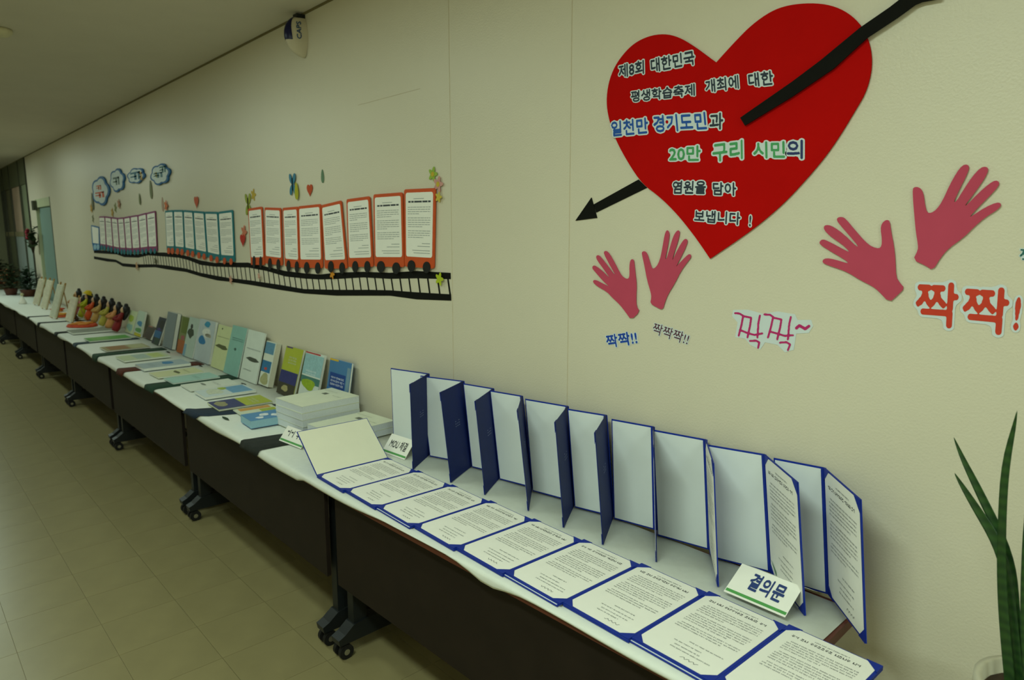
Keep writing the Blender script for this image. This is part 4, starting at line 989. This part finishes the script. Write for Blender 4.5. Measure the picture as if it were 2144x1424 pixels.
# hand drawn 짝짝~ in magenta brush strokes
t = thing('word_sticker', wall(1600, 730), 'magenta handwritten sticker 짝짝~ with a wavy dash', 'lettering', 'clapping word stickers')
HB2, S2 = (1200, 440), 3.8286
wallpoly([(1285, 800), (1400, 798), (1520, 830), (1640, 812), (1780, 835), (1800, 880), (1910, 880), (1925, 930), (1890, 985), (1790, 990), (1770, 1120), (1700, 1140), (1640, 1080), (1540, 1060), (1500, 1120), (1420, 1080), (1380, 1030), (1300, 1020), (1320, 900), (1275, 850)], HB2, S2, .0006, .0006, 'sticker', STK, t)
strokes = [[(1300, 826), (1335, 828), (1368, 848)], [(1365, 850), (1352, 920), (1330, 1005)], [(1368, 850), (1430, 862), (1420, 930), (1400, 1020)], [(1340, 960), (1400, 985), (1455, 1000), (1520, 988)], [(1500, 845), (1488, 900), (1480, 1022)], [(1420, 1048), (1470, 1046), (1495, 1060), (1485, 1104)],
           [(1535, 836), (1580, 838), (1608, 858)], [(1605, 858), (1590, 930), (1564, 1022)], [(1608, 862), (1672, 876), (1662, 940), (1638, 1036)], [(1578, 972), (1640, 990), (1700, 1008), (1765, 1002)], [(1748, 856), (1735, 910), (1724, 1036)], [(1660, 1062), (1712, 1058), (1742, 1076), (1724, 1122)],
           [(1792, 946), (1815, 925), (1840, 938), (1862, 952), (1892, 930)]]
MG = mat((190, 36, 108), .7)
CS = 3.0; X0_, Y0_ = 1270.0, 790.0
gx, gy = np.meshgrid(X0_ + CS * np.arange(220), Y0_ + CS * np.arange(125)); M = np.zeros(gx.shape, bool)
for k, sx in enumerate(strokes):
    for (ax, ay), (bx2, by2) in zip(sx[:-1], sx[1:]):
        dx, dy = bx2 - ax, by2 - ay; tt_ = np.clip(((gx - ax) * dx + (gy - ay) * dy) / (dx * dx + dy * dy), 0, 1)
        M |= np.hypot(gx - ax - tt_ * dx, gy - ay - tt_ * dy) < (7.8 if k < 12 else 11.5)
vs_, fs = mask_mesh(M)
MB().add([wl((X0_ + CS * p_[0], Y0_ + CS * p_[1]), HB2, S2, .0020) for p_ in vs_], fs).build('lettering', MG, t)

# ------------------------------------------------------------------ alarm sensor on the wall
zc = wall(617, 75, -.05)[2]; xc = wall(619, 76, -.05)[0]
t = thing('alarm_sensor', (xc, 0, zc - .1), 'beige oval alarm sensor with a dark blue lens near the ceiling', 'sensor')
def egg(az, el, k=1.0):   # azimuth from the room side towards the camera end, elevation; degrees
    a_, e_ = math.radians(az), math.radians(el)
    return np.array([xc + k * .044 * math.cos(e_) * math.sin(a_), -.004 - k * .108 * math.cos(e_) * math.cos(a_), zc + k * .105 * math.sin(e_) * (1 if el > 0 else 1.05)])
def shell(az0, az1, el0, el1, k, name, m, taper=0.0, na=14, ne=14):
    mb = MB(); V = []
    for j in range(ne + 1):
        el = el0 + (el1 - el0) * j / ne; f_ = 1 - taper * (j / ne) ** 2
        mid, hw_ = (az0 + az1) / 2, (az1 - az0) / 2 * f_
        V += [egg(mid - hw_ + 2 * hw_ * i / na, el, k) for i in range(na + 1)]
    n = na + 1
    return fix_normals(mb.add(V, [(j * n + i, j * n + i + 1, (j + 1) * n + i + 1, (j + 1) * n + i) for j in range(ne) for i in range(na)]).build(name, m, t, True))
shell(-92, 92, -89, 89, 1.0, 'housing', mat((206, 196, 172), .5, .03, 20), na=28, ne=22)
shell(-48, 44, -16, 64, 1.03, 'lens', mat((16, 18, 66), .25, .05, 20), .55)
c0 = egg(66, 10, 1.05); n_ = unit(np.array([.95, -.32, .05])); lf = unit(np.cross(n_, UP)); lf = lf if lf[0] < 0 else -lf; upv = unit(np.cross(lf, n_)); upv = upv if upv[2] > 0 else -upv
lettering('CAPS', c0 - upv * .045 - lf * .012, c0 + upv * .045 - lf * .012, c0 - upv * .045 + lf * .012, n_, mat((40, 70, 110), .5), t, bold=.03)
MB().box(xc - .022, xc + .022, -.05, 0, zc + .090, CEIL - .012).build('bracket', BLACKM, t)
# small ceiling fitting at the left edge
c = hz(-4, 60, CEIL); t = thing('smoke_detector', (c[0], c[1], CEIL), 'small round detector on the ceiling at the left edge', 'detector')
MB().lathe([(.07, 0), (.07, -.02), (.045, -.04), (.01, -.042)], lambda x, y, z: (c[0] + x, c[1] + y, CEIL + z - .001), 16).build('body', mat((214, 206, 170), .5), t, True)

# ------------------------------------------------------------------ snake plant at the right edge
SNK = bpy.data.materials.new('snake_leaf'); SNK.use_nodes = True
nt = SNK.node_tree; bs = nt.nodes['Principled BSDF']; tc = nt.nodes.new('ShaderNodeTexCoord')
wv = nt.nodes.new('ShaderNodeTexWave'); wv.bands_direction = 'Z'; wv.inputs['Scale'].default_value = 14; wv.inputs['Distortion'].default_value = 5; wv.inputs['Detail'].default_value = 2
rp = nt.nodes.new('ShaderNodeValToRGB'); rp.color_ramp.elements[0].color = (*lin((30, 62, 28)), 1); rp.color_ramp.elements[1].color = (*lin((44, 80, 32)), 1)
nt.links.new(tc.outputs['Object'], wv.inputs['Vector']); nt.links.new(wv.outputs['Fac'], rp.inputs['Fac']); nt.links.new(rp.outputs['Color'], bs.inputs['Base Color'])
bs.inputs['Roughness'].default_value = .4
PB, PS = (1780, 820), 2.357
pc = wall(2130, 1424, -.30)
pt = thing('snake_plant', (pc[0], -.30, 0), 'snake plant with tall pointed green leaves beside the table', 'plant')
def leaf(c, y0_, y1_):
    n = len(c); V = []; mb = MB()
    for i, (u, v, hwp) in enumerate(c):
        y = y0_ + (y1_ - y0_) * i / (n - 1)
        a, m_, b_ = [wall(PB[0] + (u + k * hwp) / PS, PB[1] + v / PS, y) for k in (-1, 0, 1)]
        th = .0035 if hwp > 6 else .0012
        V += [a, m_ + np.array([0, .010 if hwp > 8 else .002, 0]), b_, m_ + np.array([0, .010 + th if hwp > 8 else .002 + th, 0])]
    fs = [(i * 4 + j, i * 4 + (j + 1) % 4, (i + 1) * 4 + (j + 1) % 4, (i + 1) * 4 + j) for i in range(n - 1) for j in range(4)] + [(0, 1, 2, 3), tuple(range(4 * n - 4, 4 * n))]
    o = fix_normals(mb.add(V, fs).build('leaf', SNK, pt, True))
    o.modifiers.new('s', 'SUBSURF').levels = 1; o.modifiers['s'].render_levels = 1
leaf([(825, 84, 1.5), (806, 180, 18), (775, 300, 30), (756, 450, 33), (749, 600, 32), (744, 760, 34), (745, 900, 37), (752, 1060, 39), (765, 1220, 41), (785, 1424, 42), (810, 1700, 40)], -.33, -.31)
leaf([(508, 220, 1.5), (530, 280, 14), (566, 360, 24), (612, 450, 32), (665, 560, 37), (715, 660, 38), (765, 770, 34), (800, 880, 28), (818, 990, 20), (832, 1200, 18), (850, 1500, 16), (860, 1700, 14)], -.27, -.29)
leaf([(511, 397, 1.5), (540, 450, 18), (590, 530, 30), (640, 610, 38), (690, 690, 42), (735, 780, 42), (770, 900, 38), (800, 1100, 34), (830, 1400, 32), (850, 1700, 30)], -.285, -.295)
leaf([(905, 250, 2), (900, 420, 34), (893, 600, 55), (885, 800, 64), (878, 1050, 64), (880, 1250, 62), (890, 1424, 58), (900, 1700, 50)], -.37, -.33)
leaf([(980, 330, 2), (975, 500, 30), (965, 800, 44), (955, 1100, 44), (945, 1424, 40), (935, 1700, 36)], -.30, -.31)
rimz = wall(2060, 1398, -.30)[2]; rx_ = .115; cxp = wall(2040, 1404, -.30)[0] + rx_
G = lambda x, y, z: (cxp + x, -.30 + y, z)
MB().lathe([(.075, 0), (.085, .1), (.10, rimz * .6), (rx_, rimz - .02), (rx_, rimz), (rx_ - .014, rimz), (rx_ - .016, rimz - .03)], G, 28).build('planter', mat((196, 190, 168), .5, .05, 10), pt, True)
MB().lathe([(.002, rimz - .032), (rx_ - .017, rimz - .03), (rx_ - .017, rimz - .028), (.002, rimz - .024)], G, 20).build('soil', mat((60, 46, 32), .9, .3, 60), pt)
